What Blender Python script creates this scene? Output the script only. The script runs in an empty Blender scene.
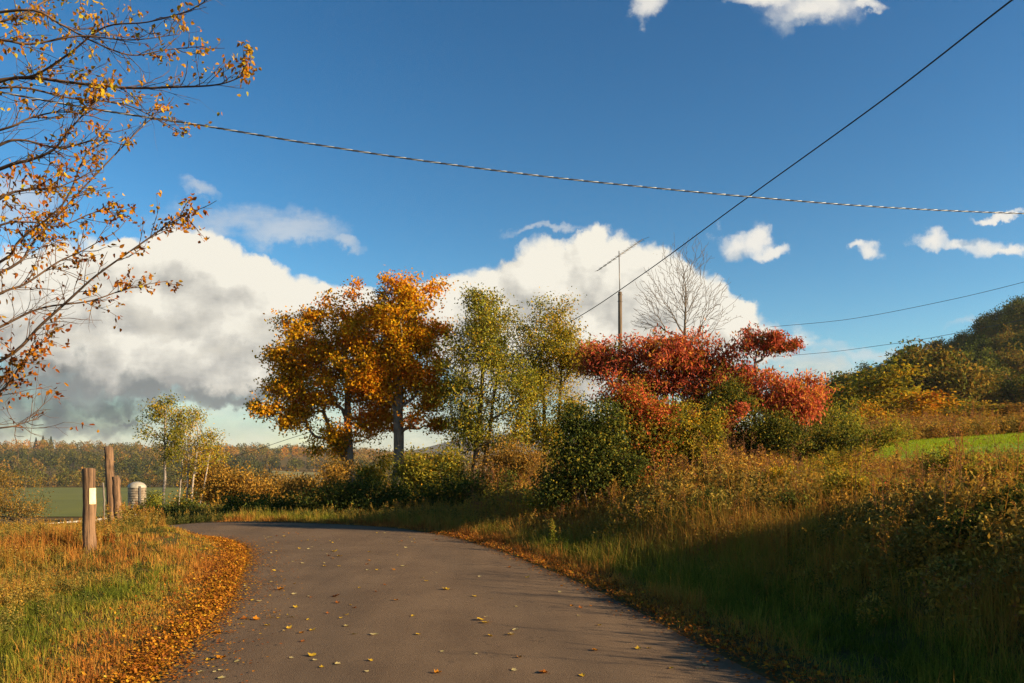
import bpy, math
import numpy as np
from mathutils import Vector

R = math.radians
sc = bpy.context.scene
C = sc.collection
F = 800.0          # focal length in photo pixels (1024 wide)
HZ = 465.0         # row of the true horizon
EYE = 1.7

# ------------------------------------------------------------------ camera
cam_d = bpy.data.cameras.new('camera')
cam = bpy.data.objects.new('camera', cam_d)
C.objects.link(cam)
cam.location = (0, 0, EYE)
cam.rotation_euler = (R(90), 0, 0)
cam_d.sensor_width = 36
cam_d.lens = 36 * F / 1024
cam_d.shift_y = (HZ - 341.5) / 1024
cam_d.clip_start = 0.05
cam_d.clip_end = 20000
sc.camera = cam
sc.render.resolution_x, sc.render.resolution_y = 1024, 683

# ------------------------------------------------------------------ light
SUN_EL, SUN_AZ = 18.0, 108.0          # azimuth clockwise from the view direction (+Y)
sun_d = bpy.data.lights.new('sun', 'SUN')
sun_d.energy = 5.0
sun_d.angle = R(0.5)
sun_d.color = (1.0, 0.80, 0.53)
sun = bpy.data.objects.new('sun', sun_d)
C.objects.link(sun)
sd = Vector((math.sin(R(SUN_AZ)) * math.cos(R(SUN_EL)), math.cos(R(SUN_AZ)) * math.cos(R(SUN_EL)), math.sin(R(SUN_EL))))
sun.rotation_euler = sd.to_track_quat('Z', 'Y').to_euler()
sc.view_settings.view_transform = 'Standard'
sc.view_settings.look = 'None'
sc.view_settings.exposure = 1.38
sc.view_settings.gamma = 1
sc.view_settings.use_curve_mapping = False
cy = sc.cycles
cy.use_denoising = True
cy.denoising_prefilter = 'NONE'
cy.max_bounces = 5
cy.diffuse_bounces = 2
cy.glossy_bounces = 2
cy.transmission_bounces = 3
cy.volume_bounces = 0
cy.transparent_max_bounces = 4
cy.sample_clamp_indirect = 4


class NT:
    """small wrapper for building node trees"""
    def __init__(s, tree): s.t = tree

    def n(s, typ, **kw):
        nd = s.t.nodes.new(typ)
        for k, v in kw.items(): setattr(nd, k, v)
        return nd

    def put(s, sock, v):
        if isinstance(v, bpy.types.NodeSocket): s.t.links.new(v, sock)
        elif v is not None: sock.default_value = v

    def m(s, op, a, b=None, c=None, clamp=False):
        nd = s.n('ShaderNodeMath', operation=op, use_clamp=clamp)
        s.put(nd.inputs[0], a); s.put(nd.inputs[1], b); s.put(nd.inputs[2], c)
        return nd.outputs[0]

    def v(s, op, a, b=None, out=0):
        nd = s.n('ShaderNodeVectorMath', operation=op)
        s.put(nd.inputs[0], a)
        if op == 'SCALE': s.put(nd.inputs['Scale'], b)
        else: s.put(nd.inputs[1], b)
        return nd.outputs[out]

    def mix(s, f, a, b, bt='MIX'):
        nd = s.n('ShaderNodeMix', data_type='RGBA', blend_type=bt)
        s.put(nd.inputs[0], f); s.put(nd.inputs[6], a); s.put(nd.inputs[7], b)
        return nd.outputs[2]

    def sstep(s, x, a, b, lo=0.0, hi=1.0):
        nd = s.n('ShaderNodeMapRange', interpolation_type='SMOOTHSTEP')
        s.put(nd.inputs[0], x)
        nd.inputs[1].default_value = a; nd.inputs[2].default_value = b
        nd.inputs[3].default_value = lo; nd.inputs[4].default_value = hi
        return nd.outputs[0]

    def noise(s, vec, scale, detail=3, rough=0.5, dims='3D', out=0, dist=0.0):
        nd = s.n('ShaderNodeTexNoise', noise_dimensions=dims)
        s.put(nd.inputs['Vector'], vec)
        nd.inputs['Scale'].default_value = scale
        nd.inputs['Detail'].default_value = detail
        nd.inputs['Roughness'].default_value = rough
        nd.inputs['Distortion'].default_value = dist
        return nd.outputs[out]

    def ramp(s, f, stops):
        nd = s.n('ShaderNodeValToRGB')
        s.put(nd.inputs[0], f)
        el = nd.color_ramp.elements
        while len(el) < len(stops): el.new(0.5)
        for e, (p, c) in zip(el, stops):
            e.position = p; e.color = (c[0], c[1], c[2], 1)
        return nd.outputs[0]


# ------------------------------------------------------------------ sky
def cloud_group(name, blobs, warp=1.0, billow=1.0, smooth=0.35):
    """density of a cloud bank over the direction plane (x/y, z/y); W = warp field, B = billows"""
    g = bpy.data.node_groups.new(name, 'ShaderNodeTree')
    for nm, ty, io in (('P', 'Vector', 'INPUT'), ('W', 'Vector', 'INPUT'), ('B', 'Float', 'INPUT'), ('D', 'Float', 'OUTPUT')):
        g.interface.new_socket(nm, in_out=io, socket_type='NodeSocket' + ty)
    k = NT(g)
    gi, go = k.n('NodeGroupInput'), k.n('NodeGroupOutput')
    Q = k.v('ADD', gi.outputs[0], k.v('SCALE', gi.outputs[1], warp))
    D = None
    for (px, py, rx, ry) in blobs:
        c = ((px - 512) / F, (HZ - py) / F, 0)
        q = k.v('MULTIPLY', k.v('SUBTRACT', Q, c), (F / rx, F / ry, 0))
        d = k.m('MAXIMUM', k.m('SUBTRACT', 1.0, k.v('DOT_PRODUCT', q, q, 1)), -2.0)
        D = d if D is None else k.m('SMOOTH_MAX', D, d, smooth)
    k.put(go.inputs[0], k.m('MULTIPLY_ADD', gi.outputs[2], billow, D))
    return g


def make_world():
    w = bpy.data.worlds.new('World')
    sc.world = w
    w.use_nodes = True
    k = NT(w.node_tree)
    for nd in list(w.node_tree.nodes): w.node_tree.nodes.remove(nd)
    out, bg = k.n('ShaderNodeOutputWorld'), k.n('ShaderNodeBackground')
    sky = k.n('ShaderNodeTexSky', sky_type='NISHITA')
    sky.sun_disc = False
    sky.sun_elevation = R(SUN_EL)
    sky.sun_rotation = R(SUN_AZ)
    sky.air_density = 1.1
    sky.dust_density = 0.3
    sky.ozone_density = 2.2
    sky.altitude = 400
    hs = k.n('ShaderNodeHueSaturation')
    hs.inputs['Hue'].default_value = 0.489
    hs.inputs['Saturation'].default_value = 1.26
    hs.inputs['Value'].default_value = 1.0
    k.put(hs.inputs['Color'], sky.outputs[0])
    gm = k.n('ShaderNodeGamma'); gm.inputs[1].default_value = 1.4
    k.put(gm.inputs[0], hs.outputs[0])
    col = k.v('SCALE', gm.outputs[0], 0.56)
    tc = k.n('ShaderNodeTexCoord')
    sp = k.n('ShaderNodeSeparateXYZ')
    k.put(sp.inputs[0], tc.outputs['Generated'])
    ym = k.m('MAXIMUM', sp.outputs[1], 0.15)
    cb = k.n('ShaderNodeCombineXYZ')
    k.put(cb.inputs[0], k.m('DIVIDE', sp.outputs[0], ym))
    k.put(cb.inputs[1], k.m('DIVIDE', sp.outputs[2], ym))
    P = cb.outputs[0]
    front = k.sstep(sp.outputs[1], 0.2, 0.4)

    def fields(P):
        w1 = k.v('SCALE', k.v('SUBTRACT', k.noise(P, 8, 2, 0.5, '2D', 1), (0.5, 0.5, 0.5)), 0.05)
        w2 = k.v('SCALE', k.v('SUBTRACT', k.noise(P, 34, 5, 0.62, '2D', 1), (0.5, 0.5, 0.5)), 0.029)
        W = k.v('ADD', w1, w2)
        vo = k.n('ShaderNodeTexVoronoi', voronoi_dimensions='2D', feature='F1', normalize=True)
        k.put(vo.inputs['Vector'], k.v('ADD', P, W))
        vo.inputs['Scale'].default_value = 17
        vo.inputs['Detail'].default_value = 2.0
        vo.inputs['Roughness'].default_value = 0.6
        return P, W, k.m('SUBTRACT', 0.35, vo.outputs['Distance'])

    A = fields(P)
    Bf = fields(k.v('ADD', P, (0.026, 0.026, 0)))
    Ps = k.v('MULTIPLY', P, (1.0, 3.0, 1.0))
    st = k.noise(Ps, 9, 5, 0.6, '2D')          # long streaks

    def ev(grp, f):
        n = k.n('ShaderNodeGroup'); n.node_tree = grp
        for i in range(3): k.put(n.inputs[i], f[i])
        return n.outputs[0]

    def layer(col, grp, lo, hi, amax, dark, bright, gain=0.9, bias=0.45, nz=0.0, flat=False):
        a = ev(grp, A)
        if flat: lit = k.m('MULTIPLY_ADD', k.m('SUBTRACT', st, 0.5), nz, bias, clamp=True)
        else:
            lit = k.m('MULTIPLY_ADD', k.m('SUBTRACT', a, ev(grp, Bf)), gain, bias)
            lit = k.m('MULTIPLY_ADD', k.m('SUBTRACT', st, 0.5), nz, lit, clamp=True)
        if flat: a = k.m('MULTIPLY_ADD', k.m('SUBTRACT', st, 0.5), 1.6, a)
        al = k.m('MULTIPLY', k.m('MULTIPLY', k.sstep(a, lo, hi), amax), front)
        return k.mix(al, col, k.mix(lit, (*dark, 1), (*bright, 1)))

    # thin high veil and streaks
    col = layer(col, cloud_group('veil', [(225, 222, 75, 20), (290, 232, 60, 16), (345, 240, 20, 8), (205, 192, 26, 9), (20, 205, 50, 34),
                                          (880, 352, 75, 9), (820, 368, 45, 12), (1000, 330, 50, 7), (600, 232, 14, 4), (540, 232, 30, 5)], 1.2, 0.4),
                -0.3, 1.3, 0.6, (3.4, 3.6, 3.8), (5.8, 5.7, 5.3), nz=0.8, flat=True)
    # pale bank low over the horizon
    col = layer(col, cloud_group('low_bank', [(150, 440, 240, 42), (430, 420, 160, 44), (70, 438, 34, 12), (240, 405, 90, 30), (620, 400, 220, 45), (880, 400, 160, 40)], 1.5, 0.5),
                -0.3, 1.0, 0.7, (1.9, 2.5, 2.7), (4.9, 4.9, 4.1), nz=2.6, flat=True)
    # fair-weather puffs
    col = layer(col, cloud_group('puffs', [(735, 240, 19, 12), (754, 236, 13, 14), (764, 246, 22, 6), (872, 243, 16, 9), (856, 240, 8, 5),
                                           (930, 239, 18, 9), (955, 243, 22, 7), (988, 246, 24, 10), (1012, 250, 20, 6),
                                           (1005, 213, 26, 4), (646, 3, 13, 14), (820, 6, 48, 19), (770, -4, 40, 10), (872, 6, 18, 7)], 1.15, 2.2, 0.6),
                -0.75, 1.35, 0.92, (3.4, 3.7, 3.9), (6.0, 5.7, 5.1), gain=0.6, bias=0.58)
    # the two big cumulus masses
    big = [(50, 305, 120, 62), (130, 275, 62, 40), (185, 262, 48, 34), (235, 280, 55, 34), (290, 303, 60, 30), (350, 318, 60, 34), (190, 345, 190, 52), (180, 305, 70, 36), (240, 330, 90, 40),
           (440, 312, 50, 34), (490, 300, 42, 42), (545, 285, 45, 44), (600, 272, 48, 42), (645, 280, 45, 42), (690, 306, 50, 38), (735, 326, 42, 28),
           (600, 345, 190, 52)]
    col = layer(col, cloud_group('cumulus', big, 0.9, 1.6, 0.5),
                -0.12, 0.34, 1.0, (2.7, 2.65, 2.45), (5.95, 5.65, 4.9), gain=0.85, bias=0.66, nz=1.2)
    # grey folds inside the mass, and the slate base on the left
    col = layer(col, cloud_group('folds', [(310, 335, 80, 20), (160, 322, 55, 14), (240, 352, 60, 10), (60, 345, 60, 10), (300, 380, 90, 14), (640, 350, 120, 10)], 1.6, 1.2),
                -0.5, 1.5, 0.55, (1.7, 1.75, 1.75), (3.6, 3.4, 2.9), nz=2.0, gain=0.5)
    col = layer(col, cloud_group('slate', [(30, 392, 130, 24), (120, 396, 110, 13), (40, 414, 85, 18), (235, 398, 75, 9), (122, 411, 14, 7), (-60, 400, 140, 40)], 1.9, 2.2),
                -1.2, 1.25, 0.96, (0.32, 0.46, 0.55), (1.3, 1.45, 1.45), bias=0.27, gain=0.5, nz=2.2)
    k.put(bg.inputs[0], col)
    bg.inputs[1].default_value = 0.06
    k.put(out.inputs[0], bg.outputs[0])
    w.cycles.sampling_method = 'MANUAL'
    w.cycles.sample_map_resolution = 512


make_world()


# ------------------------------------------------------------------ helpers
def tag(o, label=None, cat=None, group=None, kind=None):
    if label: o['label'] = label
    if cat: o['category'] = cat
    if group: o['group'] = group
    if kind: o['kind'] = kind
    return o


class Buf:
    """collects polygons with a per-face tint"""
    def __init__(s): s.V, s.Fc, s.T, s.n = [], [], [], 0

    def add(s, V, Fa, tint=0.5):
        V = np.asarray(V, float).reshape(-1, 3); Fa = np.asarray(Fa, int)
        if len(V) == 0: return s
        s.V.append(V); s.Fc.append(Fa + s.n); s.n += len(V)
        s.T.append(np.broadcast_to(np.asarray(tint, float), (len(Fa),)).copy())
        return s

    def obj(s, name, mat, parent=None, origin=(0, 0, 0), smooth=False):
        me = bpy.data.meshes.new(name)
        V = np.concatenate(s.V) - np.asarray(origin, float)
        nf = sum(len(f) for f in s.Fc)
        loops = np.concatenate([f.ravel() for f in s.Fc])
        tot = np.concatenate([np.full(len(f), f.shape[1]) for f in s.Fc])
        start = np.concatenate([[0], np.cumsum(tot)[:-1]])
        me.vertices.add(len(V)); me.vertices.foreach_set('co', V.astype(np.float32).ravel())
        me.loops.add(len(loops)); me.loops.foreach_set('vertex_index', loops.astype(np.int32))
        me.polygons.add(nf)
        me.polygons.foreach_set('loop_start', start.astype(np.int32))
        me.polygons.foreach_set('loop_total', tot.astype(np.int32))
        me.update(calc_edges=True)
        at_ = me.attributes.new('tint', 'FLOAT', 'FACE')
        at_.data.foreach_set('value', np.clip(np.concatenate(s.T), 0, 1).astype(np.float32))
        if smooth: me.polygons.foreach_set('use_smooth', np.ones(nf, bool))
        me.materials.append(mat)
        o = bpy.data.objects.new(name, me)
        C.objects.link(o)
        if parent is not None: o.parent = parent
        else: o.location = origin
        return o


def empty(name, loc, label, cat, group=None):
    o = bpy.data.objects.new(name, None)
    o.empty_display_size = 0.2
    C.objects.link(o)
    o.location = loc
    return tag(o, label, cat, group)


def at(px, py, d):
    return np.array([(px - 512) / F * d, d, EYE - (py - HZ) / F * d])


def unit(v): return v / np.maximum(np.linalg.norm(v, axis=-1, keepdims=True), 1e-9)


def frusta(A, B, ra, rb, sides=5):
    """one tapered tube per edge A->B"""
    A, B = np.asarray(A, float), np.asarray(B, float)
    n = len(A)
    d = unit(B - A)
    ref = np.where(np.abs(d[:, 2:3]) > 0.9, [[1.0, 0, 0]], [[0, 0, 1.0]])
    u = unit(np.cross(d, ref)); w = np.cross(d, u)
    t = np.arange(sides) * 2 * np.pi / sides
    ring = u[:, None, :] * np.cos(t)[None, :, None] + w[:, None, :] * np.sin(t)[None, :, None]
    ext = d * np.minimum(ra, 0.02)[:, None]
    V = np.concatenate([(A - ext)[:, None] + ring * ra[:, None, None], B[:, None] + ring * rb[:, None, None]], 1)
    i = np.arange(sides); j = (i + 1) % sides
    f = np.stack([i, j, j + sides, i + sides], 1)
    Fa = (np.arange(n) * 2 * sides)[:, None, None] + f[None]
    return V.reshape(-1, 3), Fa.reshape(-1, 4)


def tube(path, rad, sides=8, cap=True):
    """one smooth tube along a path (list of (V, F) chunks)"""
    P = np.asarray(path, float); n = len(P)
    rad = np.broadcast_to(np.asarray(rad, float), (n,))
    T = unit(np.gradient(P, axis=0))
    u = np.cross(T[0], [0, 0, 1.0])
    if np.linalg.norm(u) < 1e-3: u = np.array([1.0, 0, 0])
    u = u / np.linalg.norm(u)
    rings = []
    a = np.arange(sides) * 2 * np.pi / sides
    for i in range(n):
        u = u - T[i] * np.dot(u, T[i]); u /= np.linalg.norm(u)
        w = np.cross(T[i], u)
        rings.append(P[i] + rad[i] * (np.cos(a)[:, None] * u + np.sin(a)[:, None] * w))
    V = np.concatenate(rings)
    i = np.arange(sides); j = (i + 1) % sides
    f = np.stack([i, j, j + sides, i + sides], 1)
    Fa = ((np.arange(n - 1) * sides)[:, None, None] + f[None]).reshape(-1, 4)
    return V, Fa, np.arange((n - 1) * sides, n * sides)[None], np.arange(sides)[::-1][None]


def add_tube(b, path, rad, sides=8, tint=0.5):
    V, Fa, c1, c2 = tube(path, rad, sides)
    n0 = b.n
    b.add(V, Fa, tint)
    b.Fc.append(c1 + n0); b.T.append(np.array([tint])); b.Fc.append(c2 + n0); b.T.append(np.array([tint]))


def leaves(P, L, W, rng, flat=0.0, droop=0.0, axis=None):
    """diamond leaves, folded along the midrib; sizes may be arrays"""
    n = len(P)
    L = np.broadcast_to(L, (n,)) * rng.uniform(0.7, 1.25, n); W = np.broadcast_to(W, (n,)) * rng.uniform(0.75, 1.2, n)
    d = rng.normal(size=(n, 3)) if axis is None else unit(axis) + rng.normal(size=(n, 3)) * 0.45
    d[:, 2] -= droop
    d = unit(d)
    nr = rng.normal(size=(n, 3)); nr[:, 2] += flat * np.sign(nr[:, 2]) * 2
    s = unit(np.cross(d, nr)); nn = np.cross(s, d)
    fold = (W * 0.22)[:, None] * nn
    h = (L * 0.5)[:, None] * d
    w = (W * 0.5)[:, None] * s
    V = np.stack([P - h, P - h * 0.1 + w + fold, P + h, P - h * 0.1 - w + fold], 1)
    return V.reshape(-1, 3), np.arange(n * 4).reshape(n, 4)


def leaves6(P, L, W, rng, droop=0.6):
    """closer leaves: two quads either side of a midrib, tip curled"""
    n = len(P)
    L = L * rng.uniform(0.65, 1.25, n); W = W * rng.uniform(0.7, 1.2, n)
    d = rng.normal(size=(n, 3)); d[:, 2] -= droop; d = unit(d)
    s = unit(np.cross(d, rng.normal(size=(n, 3)))); nn = np.cross(s, d)
    pt = lambda a, b, c: P + d * (L * a)[:, None] + s * (W * b)[:, None] + nn * (W * c)[:, None]
    V = np.stack([pt(0, 0, 0), pt(.28, .5, .18), pt(.66, .36, .1), pt(1, 0, -.25), pt(.66, -.36, .1), pt(.28, -.5, .18), pt(.45, 0, 0)], 1)
    o = (np.arange(n) * 7)[:, None]
    Fa = np.concatenate([o + np.array([[0, 1, 2, 6]]), o + np.array([[6, 2, 3, 3]])[:, [0, 1, 2, 2]]], 0)
    q = np.concatenate([o + np.array([[0, 1, 2, 6]]), o + np.array([[0, 6, 4, 5]])], 0)
    t = np.concatenate([o + np.array([[6, 2, 3]]), o + np.array([[6, 3, 4]])], 0)
    return V.reshape(-1, 3), q, t


# ------------------------------------------------------------------ materials
MATS = {}


def leaf_mat(name, stops, trans=0.3, per_object=0.0, rough=None):
    if name in MATS: return MATS[name]
    m = bpy.data.materials.new(name); m.use_nodes = True
    k = NT(m.node_tree)
    for nd in list(m.node_tree.nodes): m.node_tree.nodes.remove(nd)
    out = k.n('ShaderNodeOutputMaterial')
    a = k.n('ShaderNodeAttribute', attribute_name='tint')
    f = a.outputs['Fac']
    if per_object:
        oi = k.n('ShaderNodeObjectInfo')
        f = k.m('ADD', k.m('MULTIPLY', f, 1 - per_object), k.m('MULTIPLY', oi.outputs['Random'], per_object))
    col = k.ramp(f, stops)
    d, t = k.n('ShaderNodeBsdfDiffuse'), k.n('ShaderNodeBsdfTranslucent')
    k.put(d.inputs[0], col); k.put(t.inputs[0], k.mix(0.35, col, (0.30, 0.20, 0.02, 1), 'OVERLAY'))
    mx = k.n('ShaderNodeMixShader'); mx.inputs[0].default_value = trans
    k.put(mx.inputs[1], d.outputs[0]); k.put(mx.inputs[2], t.outputs[0])
    k.put(out.inputs[0], mx.outputs[0])
    MATS[name] = m
    return m


def solid_mat(name, c1, c2, scale=6.0, stretch=(1, 1, 1), rough=0.85, bump=0.0, bscale=None, metal=0.0, detail=5):
    if name in MATS: return MATS[name]
    m = bpy.data.materials.new(name); m.use_nodes = True
    k = NT(m.node_tree)
    b = m.node_tree.nodes['Principled BSDF']
    tc = k.n('ShaderNodeTexCoord')
    P = k.v('MULTIPLY', tc.outputs['Object'], stretch)
    f = k.noise(P, scale, detail, 0.62)
    f = k.sstep(f, 0.3, 0.7)
    k.put(b.inputs['Base Color'], k.mix(f, (*c1, 1), (*c2, 1)))
    b.inputs['Roughness'].default_value = rough
    b.inputs['Metallic'].default_value = metal
    b.inputs['Specular IOR Level'].default_value = 0.25
    if bump:
        bp = k.n('ShaderNodeBump'); bp.inputs['Strength'].default_value = bump
        bp.inputs['Distance'].default_value = 0.02
        k.put(bp.inputs['Height'], k.noise(P, bscale or scale * 3, 5, 0.65))
        k.put(b.inputs['Normal'], bp.outputs[0])
    MATS[name] = m
    return m


bark = lambda: solid_mat('bark', (0.045, 0.03, 0.02), (0.13, 0.09, 0.055), 5, (1, 1, 0.25), 0.95, 0.5)
bark_grey = lambda: solid_mat('grey_bark', (0.09, 0.07, 0.05), (0.24, 0.19, 0.14), 7, (1, 1, 0.3), 0.95, 0.4)
bark_birch = lambda: solid_mat('birch_bark', (0.10, 0.075, 0.055), (0.42, 0.33, 0.25), 3, (1, 1, 2.2), 0.8, 0.2)

# ------------------------------------------------------------------ lie of the land
ctrl = np.array([(3.2, -14), (2.2, -8), (1.45, -4), (0.8, 0), (0.28, 3), (-0.38, 6.3), (-0.85, 8.9), (-1.3, 10.9), (-1.85, 12.8), (-2.7, 15.7),
                 (-3.75, 18.2), (-5.2, 20.15), (-7.3, 21.3), (-10, 21.8), (-14, 21.9), (-20, 21), (-30, 18), (-45, 12), (-70, 2), (-110, -16)], float)


def catmull(P, per=16):
    out = []
    Q = np.concatenate([[2 * P[0] - P[1]], P, [2 * P[-1] - P[-2]]])
    for i in range(len(P) - 1):
        p0, p1, p2, p3 = Q[i:i + 4]
        for t in np.arange(per) / per:
            out.append(0.5 * (2 * p1 + (p2 - p0) * t + (2 * p0 - 5 * p1 + 4 * p2 - p3) * t * t + (3 * p1 - p0 - 3 * p2 + p3) * t ** 3))
    return np.array(out + [P[-1]])


CL = catmull(ctrl, 30)
CLT = unit(np.gradient(CL, axis=0))
HW = 2.38


def road_off(x, y):
    """signed distance from the centre line, positive on the right / outer side"""
    x, y = np.atleast_1d(x).astype(float), np.atleast_1d(y).astype(float)
    r = np.empty(x.shape)
    fx, fy, fr = x.ravel(), y.ravel(), r.ravel()
    for i in range(0, len(fx), 20000):
        dx = fx[i:i + 20000, None] - CL[None, :, 0]; dy = fy[i:i + 20000, None] - CL[None, :, 1]
        d2 = dx * dx + dy * dy
        j = d2.argmin(1); a = np.arange(len(j))
        cr = CLT[j, 1] * dx[a, j] - CLT[j, 0] * dy[a, j]
        fr[i:i + 20000] = np.sqrt(d2[a, j]) * np.sign(cr)
    return fr.reshape(x.shape)


def ss(a, b, x):
    t = np.clip((x - a) / (b - a), 0, 1)
    return t * t * (3 - 2 * t)


_rs = np.random.RandomState(7)
_WV = [( _rs.uniform(-1, 1, 2) * f, _rs.uniform(0, 6.28), a) for f, a in [(0.02, 1), (0.035, .6), (0.06, .45), (0.011, 1.2), (0.09, .25), (0.15, .15)] for _ in range(3)]


def wob(x, y, s=1.0):
    return sum(a * np.sin((w[0] * x + w[1] * y) * s + p) for w, p, a in _WV) / 3.0


def base_z(x, y):
    """broad lie of the land, followed by the road"""
    x, y = np.asarray(x, float), np.asarray(y, float)
    dist = y + np.maximum(0, -x) * 0.4
    side = 1 - ss(0.04 * y + 4, 0.22 * y + 30, x)
    v = -13.7 * ss(30, 175, dist) * side
    left = -1.15 * ss(-7.8, -20, x) * (1 - ss(30, 60, y))
    far = 40 * ss(560, 1300, y - np.minimum(0, x + 200) * 0.1) * side * (1 + 0.30 * wob(x, y, 0.30)) * (1 - 0.55 * np.exp(-((x + 70) / 170) ** 2))
    mount = 128 * np.exp(-((x + 20) / 420) ** 2 - ((y - 4000) / 700) ** 2) + 55 * np.exp(-((x - 900) / 900) ** 2 - ((y - 4200) / 600) ** 2)
    hill = np.minimum(np.maximum(0, x - 65 - 0.12 * (y - 200)) * 0.41, 80) * ss(105, 270, y) * (1 - ss(500, 1200, y))
    rise = (1 - side) * 3.0 * ss(60, 140, y)
    return v + left + far + mount + hill + rise


BS = np.array([-99, 0, 0.7, 1.4, 2.0, 2.8, 3.8, 5, 6.5, 9, 14, 22, 40, 80, 400])
BZ = np.array([0, 0, 0.03, 0.02, 0.22, 0.75, 1.14, 1.26, 1.32, 1.40, 1.72, 2.4, 3.8, 5.2, 6.0])


def terr(x, y):
    x, y = np.asarray(x, float), np.asarray(y, float)
    c = road_off(x, y).reshape(x.shape)
    so, si = c - HW, -c - HW
    z = base_z(x, y)
    w = ss(11, 22, y)
    f = ss(0, 1, (x - (-5 * (1 - w) - 2.5 * w)) / (5 * (1 - w) + 11 * w))
    f = f * (1 - ss(90, 300, y)) * ss(-60, -20, y) * (1 - 0.5 * np.exp(-((y - 13) / 3.6) ** 2) * ss(9, 4, x))
    z = z + f * np.interp(so, BS, BZ)
    z = z + 0.38 * np.exp(-((x + 8.3) / 2.4) ** 2 - ((y - 16.2) / 3.4) ** 2) * ss(0, 1.2, si)
    z = z + 0.10 * ss(0.2, 2.0, si) * (y < 40)
    z = z + 0.17 * f * wob(x + 3, y, 14.0) * ss(1.6, 3.2, so) * (1 - ss(25, 50, y))
    z = z - 0.34 * ss(-8.2, -11.5, x) * ss(0.2, 2.0, si) * (y > 0) * (1 - ss(19, 24, y))
    z = z + 0.06 * wob(x, y, 6.0) * ss(0.3, 2.5, np.maximum(so, si)) * (1 - ss(60, 200, y))
    z = z - 0.07 * ss(-0.12, -0.4, np.maximum(so, si)) - 0.004
    return z


tz = lambda x, y: float(terr(np.array([x]), np.array([y]))[0])


def make_ground():
    n = 360
    t = np.linspace(-1, 1, n)
    gx = 3.0 * np.sinh(t * math.asinh(5200 / 3.0))
    ty = np.linspace(-0.62, 1, n)
    gy = 14 + 4.0 * np.sinh(ty * math.asinh(5200 / 4.0))
    X, Y = np.meshgrid(gx, gy)
    Z = terr(X, Y)
    V = np.stack([X, Y, Z], -1).reshape(-1, 3)
    i = np.arange(n - 1)
    a = (i[:, None] * n + i[None]).ravel()
    Fa = np.stack([a, a + 1, a + n + 1, a + n], 1)
    m = bpy.data.materials.new('ground'); m.use_nodes = True
    k = NT(m.node_tree); b = m.node_tree.nodes['Principled BSDF']
    g = k.n('ShaderNodeNewGeometry'); P = g.outputs['Position']
    f1 = k.sstep(k.noise(P, 0.5, 6, 0.65), 0.35, 0.65)
    f2 = k.sstep(k.noise(P, 9.0, 5, 0.7), 0.3, 0.7)
    near = k.mix(f1, (0.075, 0.05, 0.022, 1), (0.05, 0.055, 0.018, 1))
    near = k.mix(k.m('MULTIPLY', f2, 0.6), near, (0.12, 0.075, 0.03, 1))
    f3 = k.sstep(k.noise(P, 0.012, 8, 0.7), 0.38, 0.62)
    far = k.mix(f3, (0.075, 0.06, 0.025, 1), (0.13, 0.085, 0.035, 1))
    d = k.sstep(k.v('LENGTH', P, None, 1), 60, 160)
    k.put(b.inputs['Base Color'], k.mix(d, near, far))
    b.inputs['Roughness'].default_value = 1.0
    b.inputs['Specular IOR Level'].default_value = 0.0
    bp = k.n('ShaderNodeBump'); bp.inputs['Distance'].default_value = 0.05; bp.inputs['Strength'].default_value = 0.6
    k.put(bp.inputs['Height'], k.noise(P, 14.0, 5, 0.7)); k.put(b.inputs['Normal'], bp.outputs[0])
    o = Buf().add(V, Fa).obj('ground', m, smooth=True)
    tag(o, 'rough rolling ground of the valley and the roadside banks', 'ground', kind='structure')


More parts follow.
